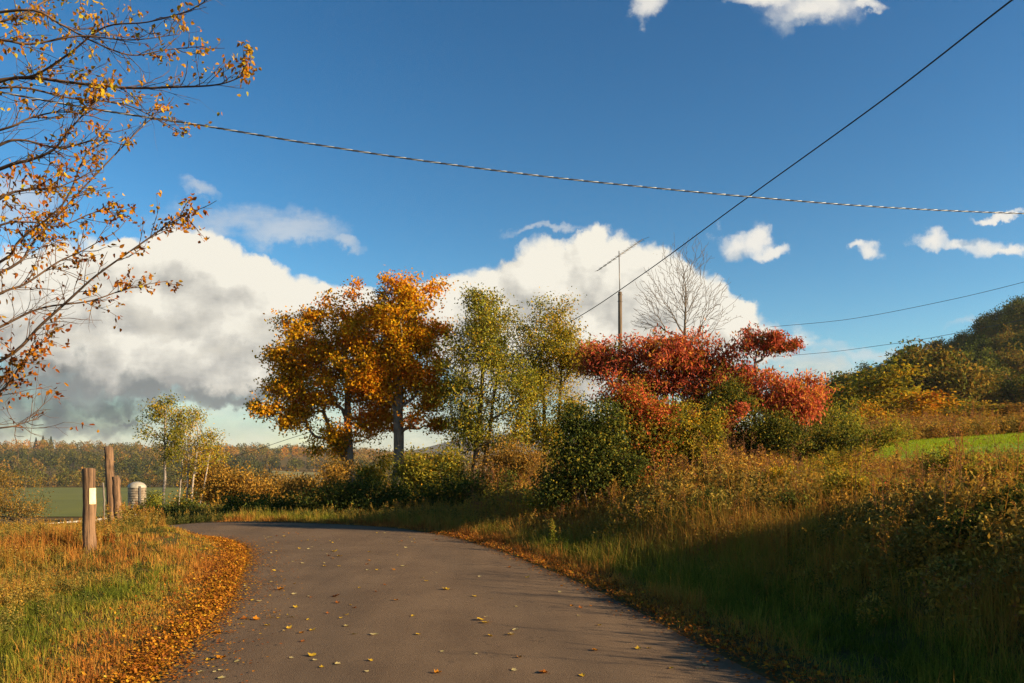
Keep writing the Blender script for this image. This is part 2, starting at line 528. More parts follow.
def make_road():
    m = bpy.data.materials.new('asphalt'); m.use_nodes = True
    k = NT(m.node_tree); b = m.node_tree.nodes['Principled BSDF']
    g = k.n('ShaderNodeNewGeometry'); P = g.outputs['Position']
    at_ = k.n('ShaderNodeAttribute', attribute_name='across')
    ac = at_.outputs['Fac']
    f1 = k.sstep(k.noise(P, 0.7, 6, 0.6), 0.35, 0.65)
    col = k.mix(k.m('ADD', k.m('MULTIPLY', f1, 0.6), k.m('MULTIPLY', k.sstep(k.noise(k.v('MULTIPLY', P, (2.2, 0.16, 1)), 1.0, 5, 0.65), 0.35, 0.65), 0.4)), (0.115, 0.073, 0.042, 1), (0.165, 0.106, 0.06, 1))
    sp = k.noise(P, 75, 3, 0.7)
    col = k.mix(k.m('MULTIPLY', k.sstep(sp, 0.55, 0.75), 0.45), col, (0.23, 0.19, 0.15, 1))
    col = k.mix(k.m('MULTIPLY', k.sstep(sp, 0.45, 0.25), 0.55), col, (0.045, 0.036, 0.03, 1))
    # wheel tracks worn slightly darker, dusty centre and edges
    tr = k.m('ABSOLUTE', k.m('SUBTRACT', k.m('ABSOLUTE', ac), 0.45))
    col = k.mix(k.sstep(tr, 0.22, 0.02, 0, 0.28), col, (0.095, 0.068, 0.045, 1))
    edge = k.m('ADD', k.m('ABSOLUTE', ac), k.m('MULTIPLY', k.m('SUBTRACT', k.noise(P, 3.0, 4, 0.7), 0.5), 0.25))
    col = k.mix(k.sstep(edge, 0.86, 1.0, 0, 0.6), col, (0.085, 0.055, 0.03, 1))
    wp = k.v('ADD', k.v('MULTIPLY', P, (1, 0.45, 1)), k.v('SCALE', k.v('SUBTRACT', k.noise(P, 1.6, 5, 0.65, '3D', 1), (0.5, 0.5, 0.5)), 0.9))
    vo = k.n('ShaderNodeTexVoronoi', feature='DISTANCE_TO_EDGE', voronoi_dimensions='2D')
    k.put(vo.inputs['Vector'], wp); vo.inputs['Scale'].default_value = 0.55
    ck = k.m('MULTIPLY', k.sstep(vo.outputs['Distance'], 0.007, 0.001, 0, 0.55), k.sstep(k.noise(P, 0.5, 3, 0.6), 0.5, 0.62))
    col = k.mix(ck, col, (0.03, 0.022, 0.016, 1))
    col = k.mix(k.m('MULTIPLY', k.sstep(k.noise(P, 4.5, 4, 0.7), 0.62, 0.72), 0.3), col, (0.06, 0.045, 0.032, 1))
    k.put(b.inputs['Base Color'], col)
    b.inputs['Roughness'].default_value = 0.95
    b.inputs['Specular IOR Level'].default_value = 0.08
    bp = k.n('ShaderNodeBump'); bp.inputs['Distance'].default_value = 0.008; bp.inputs['Strength'].default_value = 0.8
    k.put(bp.inputs['Height'], k.noise(P, 90.0, 3, 0.7)); k.put(b.inputs['Normal'], bp.outputs[0])
    nrm = np.stack([CLT[:, 1], -CLT[:, 0]], 1)
    q = np.linspace(-1, 1, 13)
    xy = CL[:, None] + nrm[:, None] * (q * HW)[None, :, None]
    jit = 0.05 * np.stack([wob(xy[:, e, 0], xy[:, e, 1], 30.0) for e in (0, -1)], 1)
    xy[:, 0] -= nrm * jit[:, :1]; xy[:, -1] += nrm * jit[:, 1:]
    Z = base_z(xy[..., 0], xy[..., 1]) + 0.03 * (1 - q[None] ** 2) + 0.002
    V = np.concatenate([xy, Z[..., None]], -1).reshape(-1, 3)
    nq = len(q); i = np.arange(len(CL) - 1)[:, None]; j = np.arange(nq - 1)[None]
    a = (i * nq + j).ravel()
    o = Buf().add(V, np.stack([a, a + 1, a + nq + 1, a + nq], 1)).obj('road', m, smooth=True)
    A = o.data.attributes.new('across', 'FLOAT', 'POINT')
    A.data.foreach_set('value', np.tile(q, len(CL)).astype(np.float32))
    tag(o, 'brown grey asphalt lane bending out of sight to the left', 'road', kind='structure')


make_ground()
make_road()


def sheet(name, poly, mat, lift, label, cat, n=60):
    """a sheet draped over the ground inside a quadrilateral (4 xy corners)"""
    p = np.array(poly, float)
    s = np.linspace(0, 1, n)
    S, T = np.meshgrid(s, s)
    xy = ((1 - S) * (1 - T))[..., None] * p[0] + (S * (1 - T))[..., None] * p[1] + (S * T)[..., None] * p[2] + ((1 - S) * T)[..., None] * p[3]
    Z = terr(xy[..., 0], xy[..., 1]) + lift
    V = np.concatenate([xy, Z[..., None]], -1).reshape(-1, 3)
    a = (np.arange(n - 1)[:, None] * n + np.arange(n - 1)[None]).ravel()
    o = Buf().add(V, np.stack([a, a + 1, a + n + 1, a + n], 1)).obj(name, mat, smooth=True)
    return tag(o, label, cat, kind='structure')


def pxy(px, d): return ((px - 512) / F * d, d)


field_green = solid_mat('field_green', (0.085, 0.092, 0.002), (0.125, 0.122, 0.003), 0.03, rough=1)
field_tan = solid_mat('field_tan', (0.16, 0.15, 0.045), (0.2, 0.17, 0.06), 0.03, rough=1)
sheet('field', [pxy(-120, 235), pxy(165, 235), pxy(205, 540), pxy(-60, 540)], field_green, 0.25, 'flat green hay field in the valley behind the posts', 'field')
sheet('field', [pxy(262, 470), pxy(338, 470), pxy(322, 800), pxy(270, 800)], field_tan, 0.5, 'dull tan stubble field on the far valley side', 'field')


# ------------------------------------------------------------------ trees and shrubs
def grow(trunks, cl, rng, wander=0.12, plw=0.35, lift=0.0):
    P, par, pl = [], [], []
    for tr in trunks:
        for i, p in enumerate(tr):
            p = np.asarray(p, float)
            par.append(-1 if i == 0 else len(P) - 1)
            pl.append(0.0 if i == 0 else pl[-1] + np.linalg.norm(p - P[-1]))
            P.append(p)
    nt = len(P)
    if len(cl):
        T = np.array(P)
        d0 = np.linalg.norm(cl[:, None] - T[None], axis=2).min(1)
        cl = cl[np.argsort(d0)]
        A = np.zeros((nt + 3 * len(cl), 3)); A[:nt] = T
        L = np.zeros(len(A)); L[:nt] = pl
        n = nt
        ok = np.zeros(len(A), bool); ok[:nt] = True
        lowest = min(min(q[2] for q in tr) for tr in trunks)
        top = max(max(q[2] for q in tr) for tr in trunks)
        for c in cl:
            d = np.linalg.norm(A[:n] - c, axis=1)
            cost = d + plw * L[:n] + np.where(A[:n, 2] > c[2] + 0.1, 0.6 * (A[:n, 2] - c[2]), 0)
            cost[:nt] += np.where(A[:nt, 2] < lowest + 0.18 * (top - lowest), 2.0, 0)
            j = int(cost.argmin())
            seg = d[j]
            prev = j
            for t in (0.36, 0.7):
                mid = A[j] * (1 - t) + c * t + rng.normal(size=3) * seg * wander * 0.6
                mid[2] += lift * seg * math.sin(t * math.pi)
                A[n] = mid; L[n] = L[prev] + seg * 0.35; par.append(prev); prev = n; n += 1
            A[n] = c; L[n] = L[prev] + seg * 0.3; par.append(prev); n += 1
        P = A[:n]
    return np.array(P), np.array(par), nt


def skeleton_buf(P, par, r_base, r_tip, power=0.5, sides=6):
    n = len(P)
    cnt = np.zeros(n); kids = np.zeros(n, int)
    for i in range(n):
        if par[i] >= 0: kids[par[i]] += 1
    cnt[kids == 0] = 1
    for i in range(n - 1, -1, -1):
        if par[i] >= 0: cnt[par[i]] += cnt[i]
    r = np.maximum(r_base * (cnt / cnt.max()) ** power, r_tip)
    e = np.where(par >= 0)[0]
    b = Buf()
    ra = np.minimum(r[par[e]], r[e] * 1.35); rb = r[e]
    thick = rb > r_base * 0.25
    for msk, sd_ in ((thick, 8), (~thick, 4)):
        if msk.any(): b.add(*frusta(P[par[e[msk]]], P[e[msk]], ra[msk], rb[msk], sd_))
    return b


def in_ellipsoids(ells, n, rng, outer=2.0):
    e = np.array(ells, float)
    w = (e[:, 3] * e[:, 4] * e[:, 5]) ** 0.75
    idx = rng.choice(len(e), n, p=w / w.sum())
    v = unit(rng.normal(size=(n, 3))) * (rng.uniform(0, 1, n) ** (1 / (1 + outer)))[:, None]
    return e[idx, :3] + v * e[idx, 3:], idx


def px_ells(ells, d, depth=0.85):
    out = []
    for q in ells:
        px, py, rx, ry = q[:4]
        off = q[4] if len(q) > 4 else 0.0
        c = at(px, py, d) + np.array([0, off, 0])
        sx, sz = rx / F * d, ry / F * d
        out.append((*c, sx, sx * depth if sx < 3 else sx * depth * 0.8, sz))
    return out


def trunk_line(b, t, rng, n=9, bend=0.04):
    b, t = np.asarray(b, float), np.asarray(t, float)
    s = np.linspace(0, 1, n)[:, None]
    L = np.linalg.norm(t - b)
    q = b + (t - b) * s
    w = np.cumsum(rng.normal(size=(n, 3)) * bend * L / n, 0) * [1, 1, 0.2]
    w -= w[0]
    return q + w


def plant(name, label, cat, d, base_px, ells, mat, bmat, seed, nclus=120, per=60, leaf=(0.13, 0.1), spread=0.4, r_base=0.2, r_tip=0.012,
          tops=None, outer=1.6, group=None, flat=0.3, droop=0.3, depth=0.85, tint=None, tvar=0.22, cvar=0.2, wander=0.12, sink=0.05, crown='crown', stem='trunk',
          bare=0, plw=0.35, fine=0, umbrella=False, boughs=0):
    rng = np.random.RandomState(seed)
    bases = base_px if isinstance(base_px, list) else [base_px]
    x0 = (bases[0] - 512) / F * d
    org = np.array([x0, d, tz(x0, d) - sink])
    E = px_ells(ells, d, depth)
    nb = boughs or max(6, nclus // 8)
    bc, bi_ = in_ellipsoids(E, nb, rng, outer + 1.2)
    Ea = np.array(E)
    br_ = Ea[bi_, 3:].mean(1)
    bd = unit((bc - Ea[bi_, :3]) / Ea[bi_, 3:] + [0, 0, 0.55] + rng.normal(size=(nb, 3)) * 0.25)
    wb = rng.randint(0, nb, nclus)
    idx = bi_[wb]
    cl = bc[wb] + bd[wb] * (br_[wb] * rng.uniform(-0.75, 0.42, nclus))[:, None] + rng.normal(size=(nclus, 3)) * (0.13 * br_[wb])[:, None] * [1, 1, 0.8]
    if umbrella:
        e = np.array(E)[idx]
        cl[:, 2] = e[:, 2] + np.abs(cl[:, 2] - e[:, 2]) * 1.0
    g = terr(cl[:, 0], cl[:, 1])
    cl[:, 2] = np.maximum(cl[:, 2], g + 0.12)
    tops = tops or [(E[0][0], E[0][2])]
    trs = []
    for i, bp in enumerate(bases):
        bx = (bp - 512) / F * d
        by = d + (rng.uniform(-0.4, 0.4) if i else 0)
        tp = tops[min(i, len(tops) - 1)]
        if len(tp) == 2 and abs(tp[0]) > 60: tp = (at(tp[0], tp[1], d)[0], at(tp[0], tp[1], d)[2])
        tl = trunk_line((bx, by, tz(bx, by) - sink), (tp[0], by, tp[1]), rng)
        if len(bases) > 1: tl = np.vstack([org - [0, 0, 0.25], tl])
        trs.append(tl)
    P, par, nt = grow(trs, cl, rng, wander, plw)
    root = empty(name, org, label, cat, group)
    skeleton_buf(P, par, r_base, r_tip).obj(stem, bmat, root, org)
    n_bare = int(nclus * bare)
    src = np.repeat(np.arange(n_bare, nclus), per)
    csz = rng.uniform(0.65, 1.3, nclus)
    off = rng.normal(size=(len(src), 3)) * (spread * csz[src])[:, None] * [1, 1, 0.7]
    LP = cl[src] + off
    LP[:, 2] = np.maximum(LP[:, 2], terr(LP[:, 0], LP[:, 1]) + 0.03) if LP[:, 2].min() < org[2] + 1.5 else LP[:, 2]
    ct = rng.normal(size=nclus) * cvar
    T = 0.5 + ct[src] + rng.normal(size=len(src)) * tvar
    if tint is not None: T = T + tint(LP - org, LP)
    V, Fa = leaves(LP, leaf[0], leaf[1], rng, flat, droop)
    Buf().add(V, Fa, T).obj(crown, mat, root, org)
    return root


def pxof(LP): return 512 + LP[:, 0] / LP[:, 1] * F


def pyof(LP): return HZ - (LP[:, 2] - EYE) / LP[:, 1] * F


M_maple = leaf_mat('maple_leaves', [(0.0, (0.10, 0.11, 0.015)), (0.22, (0.30, 0.22, 0.015)), (0.45, (0.68, 0.40, 0.014)), (0.72, (0.74, 0.33, 0.014)), (1.0, (0.68, 0.19, 0.014))], 0.5)
M_olive = leaf_mat('olive_leaves', [(0.0, (0.10, 0.12, 0.02)), (0.4, (0.22, 0.225, 0.03)), (0.7, (0.36, 0.30, 0.03)), (1.0, (0.52, 0.29, 0.02))], 0.42)
M_green = leaf_mat('green_leaves', [(0.0, (0.03, 0.045, 0.012)), (0.5, (0.075, 0.09, 0.018)), (0.8, (0.15, 0.145, 0.022)), (1.0, (0.32, 0.22, 0.022))], 0.3)
M_sumac = leaf_mat('sumac_leaves', [(0.0, (0.14, 0.13, 0.02)), (0.18, (0.26, 0.09, 0.02)), (0.42, (0.50, 0.085, 0.05)), (0.7, (0.62, 0.145, 0.07)), (0.88, (0.62, 0.23, 0.055)), (1.0, (0.55, 0.24, 0.03))], 0.4)
M_tan = leaf_mat('tan_leaves', [(0.0, (0.11, 0.08, 0.024)), (0.4, (0.25, 0.15, 0.03)), (0.7, (0.40, 0.19, 0.03)), (1.0, (0.46, 0.26, 0.035))], 0.35)
M_yellow = leaf_mat('yellow_leaves', [(0.0, (0.10, 0.11, 0.018)), (0.4, (0.25, 0.22, 0.025)), (0.7, (0.42, 0.29, 0.025)), (1.0, (0.55, 0.27, 0.018))], 0.38)

# the pair of orange maples
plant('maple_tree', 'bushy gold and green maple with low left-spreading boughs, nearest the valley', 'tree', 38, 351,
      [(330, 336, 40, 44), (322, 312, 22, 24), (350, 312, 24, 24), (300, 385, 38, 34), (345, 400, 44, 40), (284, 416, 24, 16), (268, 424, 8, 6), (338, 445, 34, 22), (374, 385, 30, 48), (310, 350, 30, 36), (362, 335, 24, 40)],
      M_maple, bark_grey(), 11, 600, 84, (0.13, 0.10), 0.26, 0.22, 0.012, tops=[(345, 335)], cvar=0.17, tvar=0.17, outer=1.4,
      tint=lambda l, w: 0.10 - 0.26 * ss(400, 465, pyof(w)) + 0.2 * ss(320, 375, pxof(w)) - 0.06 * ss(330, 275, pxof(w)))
plant('maple_tree', 'taller orange maple with a dark bare lower trunk, beside the olive trees', 'tree', 37, 397,
      [(408, 318, 34, 36), (388, 308, 22, 22), (424, 325, 24, 32), (415, 365, 34, 30), (375, 345, 24, 34), (422, 405, 26, 20), (400, 425, 24, 16), (402, 298, 24, 20), (440, 420, 10, 8), (435, 375, 20, 36), (385, 380, 26, 50)],
      M_maple, bark_grey(), 12, 500, 84, (0.13, 0.10), 0.26, 0.24, 0.012, tops=[(404, 320)], cvar=0.16, tvar=0.17, outer=1.0,
      tint=lambda l, w: 0.08 + 0.14 * ss(320, 420, pyof(w)))
# olive, half-bare trees
plant('ash_tree', 'tall thin olive green tree with an open crown right of the maples', 'tree', 36, [472, 478],
      [(488, 320, 26, 28), (468, 350, 30, 30), (505, 350, 32, 34), (480, 390, 42, 36), (494, 302, 20, 18), (462, 422, 24, 18), (518, 400, 26, 40), (455, 380, 18, 24), (490, 430, 34, 20)],
      M_olive, bark(), 13, 560, 66, (0.11, 0.07), 0.30, 0.13, 0.010, tops=[(483, 365), (502, 370)], bare=0.12, outer=0.8, cvar=0.14)
plant('ash_tree', 'yellow green half bare tree with slender twin stems behind the dark bush', 'tree', 37, [545, 553],
      [(548, 330, 28, 28), (562, 360, 28, 34), (535, 370, 26, 34), (545, 410, 34, 36), (570, 400, 18, 26), (543, 316, 18, 18), (576, 350, 16, 26), (528, 350, 20, 30), (550, 440, 34, 20)],
      M_olive, bark(), 14, 520, 66, (0.11, 0.07), 0.30, 0.09, 0.010, tops=[(540, 370), (562, 375)], bare=0.14, outer=0.8, cvar=0.14,
      tint=lambda l, w: 0.10 + 0.12 * ss(530, 590, pxof(w)))
# bare tree
plant('bare_tree', 'leafless tree with fine upswept twigs above the red sumac', 'tree', 44, 683,
      [(684, 282, 32, 44), (658, 300, 26, 28), (708, 300, 28, 30), (684, 258, 18, 24), (650, 318, 20, 14), (716, 318, 20, 14)],
      M_tan, solid_mat('twiggy_bark', (0.08, 0.058, 0.04), (0.18, 0.135, 0.09), 7, (1, 1, 0.3), 0.95), 15, 1300, 3, (0.05, 0.03), 0.3, 0.10, 0.0072, tops=[(684, 285)], bare=0.97, wander=0.05, plw=0.7, outer=0.8, boughs=150)
# sumac
plant('sumac_tree', 'broad crimson sumac thicket with a flat-topped canopy over dark shrubs', 'tree', 23.5, [660, 648, 668, 690, 632, 706],
      [(614, 354, 32, 20), (598, 362, 16, 14), (655, 350, 36, 18), (698, 354, 36, 18), (730, 366, 28, 22), (606, 368, 18, 18), (645, 370, 38, 18), (715, 382, 34, 22), (745, 390, 18, 24), (680, 366, 40, 18),
       (628, 384, 24, 12), (700, 400, 28, 16), (660, 385, 26, 12), (725, 405, 18, 14)],
      M_sumac, bark_grey(), 16, 760, 36, (0.14, 0.046), 0.17, 0.034, 0.006, tops=[(655, 378), (630, 380), (676, 380), (702, 384), (614, 382), (722, 390)], flat=0.2, droop=0.8, outer=0.4, cvar=0.22, tvar=0.24, boughs=125,
      tint=lambda l, w: 0.04)
plant('sumac_tree', 'leaning sumac with a thin red umbrella top over bare forked stems', 'tree', 23, [752, 755],
      [(762, 340, 26, 6), (780, 345, 16, 5), (744, 345, 14, 6), (768, 336, 14, 5)],
      M_sumac, bark_grey(), 17, 170, 24, (0.125, 0.04), 0.115, 0.04, 0.007, tops=[(754, 392), (757, 388)], droop=0.7, plw=0.6, tint=lambda l, w: -0.12, outer=0.6)
plant('sumac_tree', 'low rounded scarlet sumac at the right end of the thicket', 'tree', 22.5, [770, 782, 792],
      [(790, 392, 32, 16), (814, 402, 20, 12), (768, 402, 18, 16), (795, 408, 30, 10), (775, 386, 16, 11)],
      M_sumac, bark_grey(), 18, 210, 48, (0.14, 0.042), 0.15, 0.032, 0.007, tops=[(785, 400), (800, 402), (812, 405)], droop=0.9, tint=lambda l, w: 0.16, outer=0.4, tvar=0.24, cvar=0.2, boughs=45)

M_rust = leaf_mat('rusting_leaves', [(0.0, (0.06, 0.075, 0.014)), (0.35, (0.16, 0.15, 0.02)), (0.6, (0.34, 0.22, 0.025)), (0.8, (0.46, 0.16, 0.03)), (1.0, (0.48, 0.08, 0.035))], 0.36)
# shrubs of the thicket and along the far edge of the road
TH = 'shrubs of the roadside thicket'
shr = [
    # label, d, base, ells, mat, seed, ncl, per, leaf, spread, tintfun
    ('big dark green bush at the left end of the sumac thicket', 19.6, [580, 590], [(572, 446, 22, 30), (560, 470, 18, 28), (596, 432, 26, 28), (590, 466, 36, 32), (558, 488, 20, 14), (612, 420, 20, 20), (618, 470, 28, 28), (580, 424, 14, 14)], M_green, 30, 320, 50, (0.10, 0.06), 0.24, -0.04),
    ('rusty topped green bush in front of the red canopy', 20.4, [625], [(628, 412, 26, 26), (642, 402, 22, 20), (660, 440, 26, 26), (622, 450, 28, 28), (648, 458, 22, 24), (632, 478, 24, 18), (618, 395, 16, 14)], M_rust, 31, 200, 50, (0.10, 0.07), 0.22, 0.0),
    ('yellow green leafy shrub in the middle of the thicket', 20.8, [688], [(690, 425, 34, 28), (668, 432, 26, 30), (708, 445, 26, 24), (650, 420, 22, 24)], M_yellow, 32, 190, 60, (0.10, 0.06), 0.2, -0.12),
    ('green shrub with drooping fronds under the sumac', 22, [735], [(728, 416, 28, 32), (755, 430, 26, 26), (706, 415, 22, 28), (738, 400, 16, 20)], M_green, 33, 130, 56, (0.12, 0.05), 0.22, 0.08),
    ('orange and red fronded shrub drooping under the right end of the red canopy', 21.5, [716], [(716, 418, 20, 14), (732, 412, 14, 10), (702, 424, 12, 8)], M_sumac, 34, 60, 34, (0.13, 0.05), 0.15, 0.18),
    ('dull green shrub below the scarlet sumac', 21.5, [800], [(800, 435, 34, 16), (830, 438, 30, 14), (770, 440, 22, 14)], M_green, 35, 130, 56, (0.10, 0.05), 0.2, 0.14),
    ('grey green weedy shrub at the foot of the golden tree', 24, [850], [(850, 430, 34, 18), (880, 434, 24, 12)], M_olive, 36, 110, 50, (0.10, 0.05), 0.22, -0.06),
    ('yellow green bush between the maple trunk and the olive tree', 34, [430], [(425, 468, 28, 26), (448, 478, 24, 22), (410, 480, 22, 18)], M_yellow, 37, 150, 54, (0.12, 0.07), 0.26, -0.1),
    ('rusty leaved bush at the foot of the olive tree', 34, [500], [(505, 465, 24, 30), (525, 470, 22, 26), (488, 480, 18, 18)], M_tan, 38, 130, 44, (0.11, 0.06), 0.26, 0.0),
    ('tan bush beneath the left maple', 36, [322], [(322, 485, 22, 18), (338, 478, 14, 18), (302, 492, 22, 12)], M_tan, 39, 100, 46, (0.11, 0.06), 0.24, -0.05),
    ('yellowing bush behind the maple trunks', 40, [375], [(374, 470, 18, 22), (365, 488, 18, 14)], M_yellow, 40, 90, 46, (0.12, 0.07), 0.26, -0.05),
    ('dark green bush on the far road edge below the left maple', 27, [350], [(350, 500, 36, 18), (385, 502, 30, 17), (320, 508, 26, 12)], M_green, 41, 170, 56, (0.09, 0.06), 0.2, -0.05),
    ('dark green bush on the far road edge under the olive tree', 27, [460], [(455, 498, 40, 18), (500, 500, 40, 18), (420, 504, 26, 14), (535, 500, 26, 18)], M_green, 42, 210, 54, (0.09, 0.06), 0.2, -0.02),
    ('low dark bush on the far road edge left of the maples', 28, [265], [(265, 511, 34, 10), (300, 511, 26, 10), (232, 514, 24, 8)], M_green, 43, 130, 54, (0.09, 0.06), 0.17, -0.05),
    ('low dark bush below the white birch', 30, [200], [(198, 516, 32, 9), (168, 518, 22, 8)], M_green, 44, 90, 54, (0.09, 0.06), 0.18, -0.02),
    ('orange brown bush right of the birch clump', 48, [245], [(245, 492, 34, 20), (275, 498, 24, 14), (222, 500, 22, 14)], M_tan, 45, 170, 44, (0.15, 0.09), 0.3, 0.14),
    ('rust coloured bush under the birch crown', 61, [205], [(208, 474, 20, 30), (192, 494, 20, 18), (222, 490, 14, 22)], M_tan, 46, 150, 34, (0.15, 0.09), 0.34, 0.1),
    ('brown scrubby bush behind the orange bush', 62, [295], [(298, 488, 22, 16), (318, 492, 16, 12), (275, 488, 18, 14)], M_tan, 47, 110, 40, (0.15, 0.09), 0.34, -0.12),
    ('brown thin scrub at the far left edge', 40, [20], [(6, 494, 30, 26), (42, 506, 20, 14), (-20, 480, 30, 36), (70, 508, 12, 10)], M_tan, 48, 170, 26, (0.08, 0.05), 0.3, -0.12),
    ('grey green bush behind the wooden posts', 46, [140], [(150, 508, 18, 12), (128, 514, 16, 8)], M_olive, 49, 60, 44, (0.12, 0.07), 0.22, -0.1),
    ('yellow weedy bush left of the dark thicket bush', 20.6, [545], [(545, 508, 18, 12), (560, 512, 16, 8)], M_yellow, 50, 50, 40, (0.08, 0.04), 0.16, 0.05),
]
for lab, d, bp, el, mt, seed, ncl, per, lf, spr, tf in shr:
    if d < 25: lf, spr = (lf[0] * 0.75, lf[1] * 0.75), spr * 0.76
    plant('shrub', lab, 'shrub', d, bp, el, mt, bark(), seed, int(ncl * 1.35), int(per * 1.35), lf, spr * 1.1, 0.05, 0.008, tops=[(el[0][0], el[0][1] - 5)], group=TH, stem='stems', crown='foliage',
          tint=(lambda tf, rust: lambda l, w: tf + (0.42 * ss(440, 395, pyof(w)) if rust else 0))(tf, mt is M_rust), outer=0.9)

# birches
plant('birch_tree', 'white stemmed birch with a thin green and yellow top', 'tree', 55, [164],
      [(162, 412, 12, 12), (155, 428, 16, 14), (172, 430, 14, 16), (165, 450, 16, 16)],
      M_yellow, bark_birch(), 21, 150, 30, (0.16, 0.1), 0.34, 0.09, 0.015, tops=[(166, 410)], bare=0.2, tint=lambda l, w: -0.18)
plant('birch_tree', 'many stemmed pale birch clump with sparse yellowing leaves', 'tree', 57, [186, 176, 196, 190],
      [(196, 410, 16, 14), (190, 430, 28, 24), (208, 436, 16, 18), (180, 420, 14, 18), (200, 455, 22, 20)],
      M_olive, bark_birch(), 22, 260, 26, (0.15, 0.09), 0.34, 0.07, 0.014, tops=[(190, 440), (178, 445), (212, 440), (200, 430)], bare=0.25, tint=lambda l, w: 0.2)


# the near tree whose boughs reach in from the left
def near_tree():
    rng = np.random.RandomState(5)
    D0 = 6.6
    tx = (-250 - 512) / F * D0
    g = tz(tx, D0)
    org = np.array([tx, D0, g - 0.1])
    root = empty('overhanging_tree', org, 'half bare tree reaching yellow leafed boughs in from the left edge', 'tree')
    trunk = [np.array([tx + dx, D0 + dy, z]) for z, dx, dy in [(g - 0.1, 0, 0), (0.8, .05, 0), (1.6, .02, .05), (2.3, .08, .1), (3.1, .12, .08), (3.9, .2, .1), (4.8, .2, .0), (5.8, .35, .1), (7, .3, .2), (8.4, .4, .2)]]
    br = [  # (depth at left edge, depth at tip, pixel polyline, start height index on trunk)
        (6.6, 6.0, [(0, 82), (35, 75), (70, 53), (105, 27), (148, 22), (190, 10), (218, -8)], 5),
        (6.6, 6.4, [(0, 80), (84, 84), (130, 88), (176, 87), (215, 85), (238, 78), (250, 68)], 5),
        (6.7, 7.2, [(0, 88), (70, 98), (123, 104), (155, 118), (185, 134)], 5),
        (6.0, 5.8, [(0, 169), (30, 160), (53, 150), (67, 133), (88, 109), (100, 96)], 4),
        (6.2, 6.0, [(0, 262), (20, 240), (63, 204), (84, 158), (112, 118)], 3),
        (6.8, 7.2, [(10, 268), (35, 240), (88, 183), (141, 128), (160, 112)], 3),
        (6.4, 6.2, [(0, 361), (42, 324), (71, 298), (97, 275), (142, 243), (172, 222), (197, 210)], 2),
        (6.9, 7.3, [(0, 327), (42, 308), (90, 301), (129, 288), (167, 281)], 2),
        (6.3, 6.6, [(0, 22), (40, 4), (70, -14), (110, -40)], 6),
        (6.0, 6.0, [(0, 130), (30, 118), (60, 112), (90, 116)], 5),
        (6.2, 6.4, [(0, 428), (20, 424), (38, 418)], 2),
        (5.8, 5.8, [(-10, 205), (25, 190), (55, 188), (84, 176)], 3),
        (6.4, 6.1, [(-10, 395), (12, 378), (30, 352), (52, 336)], 2),
        (6.1, 6.3, [(20, 10), (60, 24), (90, 40), (130, 55), (165, 50), (205, 46)], 6),
    ]
    br += [
        (6.9, 7.0, [(-10, 150), (20, 140), (60, 148), (98, 140), (128, 146)], 4),
        (6.7, 6.9, [(-10, 230), (28, 222), (60, 226), (96, 212), (120, 214)], 3),
        (6.1, 6.2, [(-10, 40), (30, 44), (80, 36), (130, 40), (180, 34)], 6),
        (6.3, 6.5, [(-12, 300), (25, 284), (58, 262), (84, 250), (108, 236)], 2),
    ]
    trunks = [trunk]
    b = Buf()
    add_tube(b, np.array(trunk), np.linspace(0.21, 0.07, len(trunk)), 10)
    pts = []
    for bi, (d0, d1, pl, hi) in enumerate(br):
        q = np.array([at(p[0], p[1], d0 + (d1 - d0) * i / (len(pl) - 1)) for i, p in enumerate(pl)])
        st = trunk[hi]
        mid = st * 0.45 + q[0] * 0.55 + [0, 0, 0.1]
        q = catmull(np.vstack([st, mid, q]), 5)
        r0 = rng.uniform(0.007, 0.011)
        add_tube(b, q, np.linspace(r0 * 1.6, 0.0022, len(q)), 6)
        pts.append(q)
    # side twigs and leaves
    A, B, ra, rb = [], [], [], []
    LP, LT = [], []

    def twig(p, v, L, r, bi, depth):
        cur = p
        steps = max(3, int(L / 0.07))
        for k_ in range(steps):
            v = unit(v + rng.normal(size=3) * 0.16 + [0.02, 0, 0.035])
            nx = cur + v * L / steps
            A.append(cur); B.append(nx); ra.append(r); rb.append(r * 0.86); r *= 0.86
            if depth and rng.uniform() < 0.62:
                v2 = unit(v * 0.8 + rng.normal(size=3) * 0.55)
                twig(nx, v2, L * rng.uniform(0.25, 0.55), max(r * 0.7, 0.0009), bi, depth - 1)
            h = math.sin(nx[0] * 3.1 + bi * 1.7) + math.cos(nx[2] * 3.3 + bi * 0.9) + 0.9 * rng.normal()
            if h > 0.25:
                for _ in range(rng.randint(1, 4)):
                    LP.append(nx + rng.normal(size=3) * 0.02); LT.append(0.44 + 0.33 * (nx[2] - 3.5) / 2.0 + rng.normal() * 0.22)
            cur = nx
    for bi, q in enumerate(pts):
        n = len(q)
        seg = np.linalg.norm(np.diff(q, axis=0), axis=1); total = seg.sum()
        for t in np.arange(0.28, 1.0, 0.085 / total):
            s = t * (n - 1); i = min(int(s), n - 2)
            p = q[i] + (q[i + 1] - q[i]) * (s - i)
            dr = unit(q[i + 1] - q[i])
            if rng.uniform() < 0.8:
                twig(p, unit(dr * 0.9 + rng.normal(size=3) * 0.55 + [0.05, 0, 0.1]), rng.uniform(0.14, 0.62) * (1.2 - 0.85 * t), 0.0034, bi, 1)
    b.add(*frusta(np.array(A), np.array(B), np.array(ra), np.array(rb), 4))
    m = leaf_mat('near_leaves', [(0.0, (0.20, 0.05, 0.012)), (0.35, (0.34, 0.11, 0.012)), (0.65, (0.44, 0.21, 0.012)), (0.85, (0.55, 0.33, 0.02)), (1.0, (0.38, 0.32, 0.03))], 0.42)
    b.obj('trunk', solid_mat('twig_bark', (0.05, 0.03, 0.02), (0.15, 0.085, 0.045), 6, (1, 1, 1), 0.9), root, org)
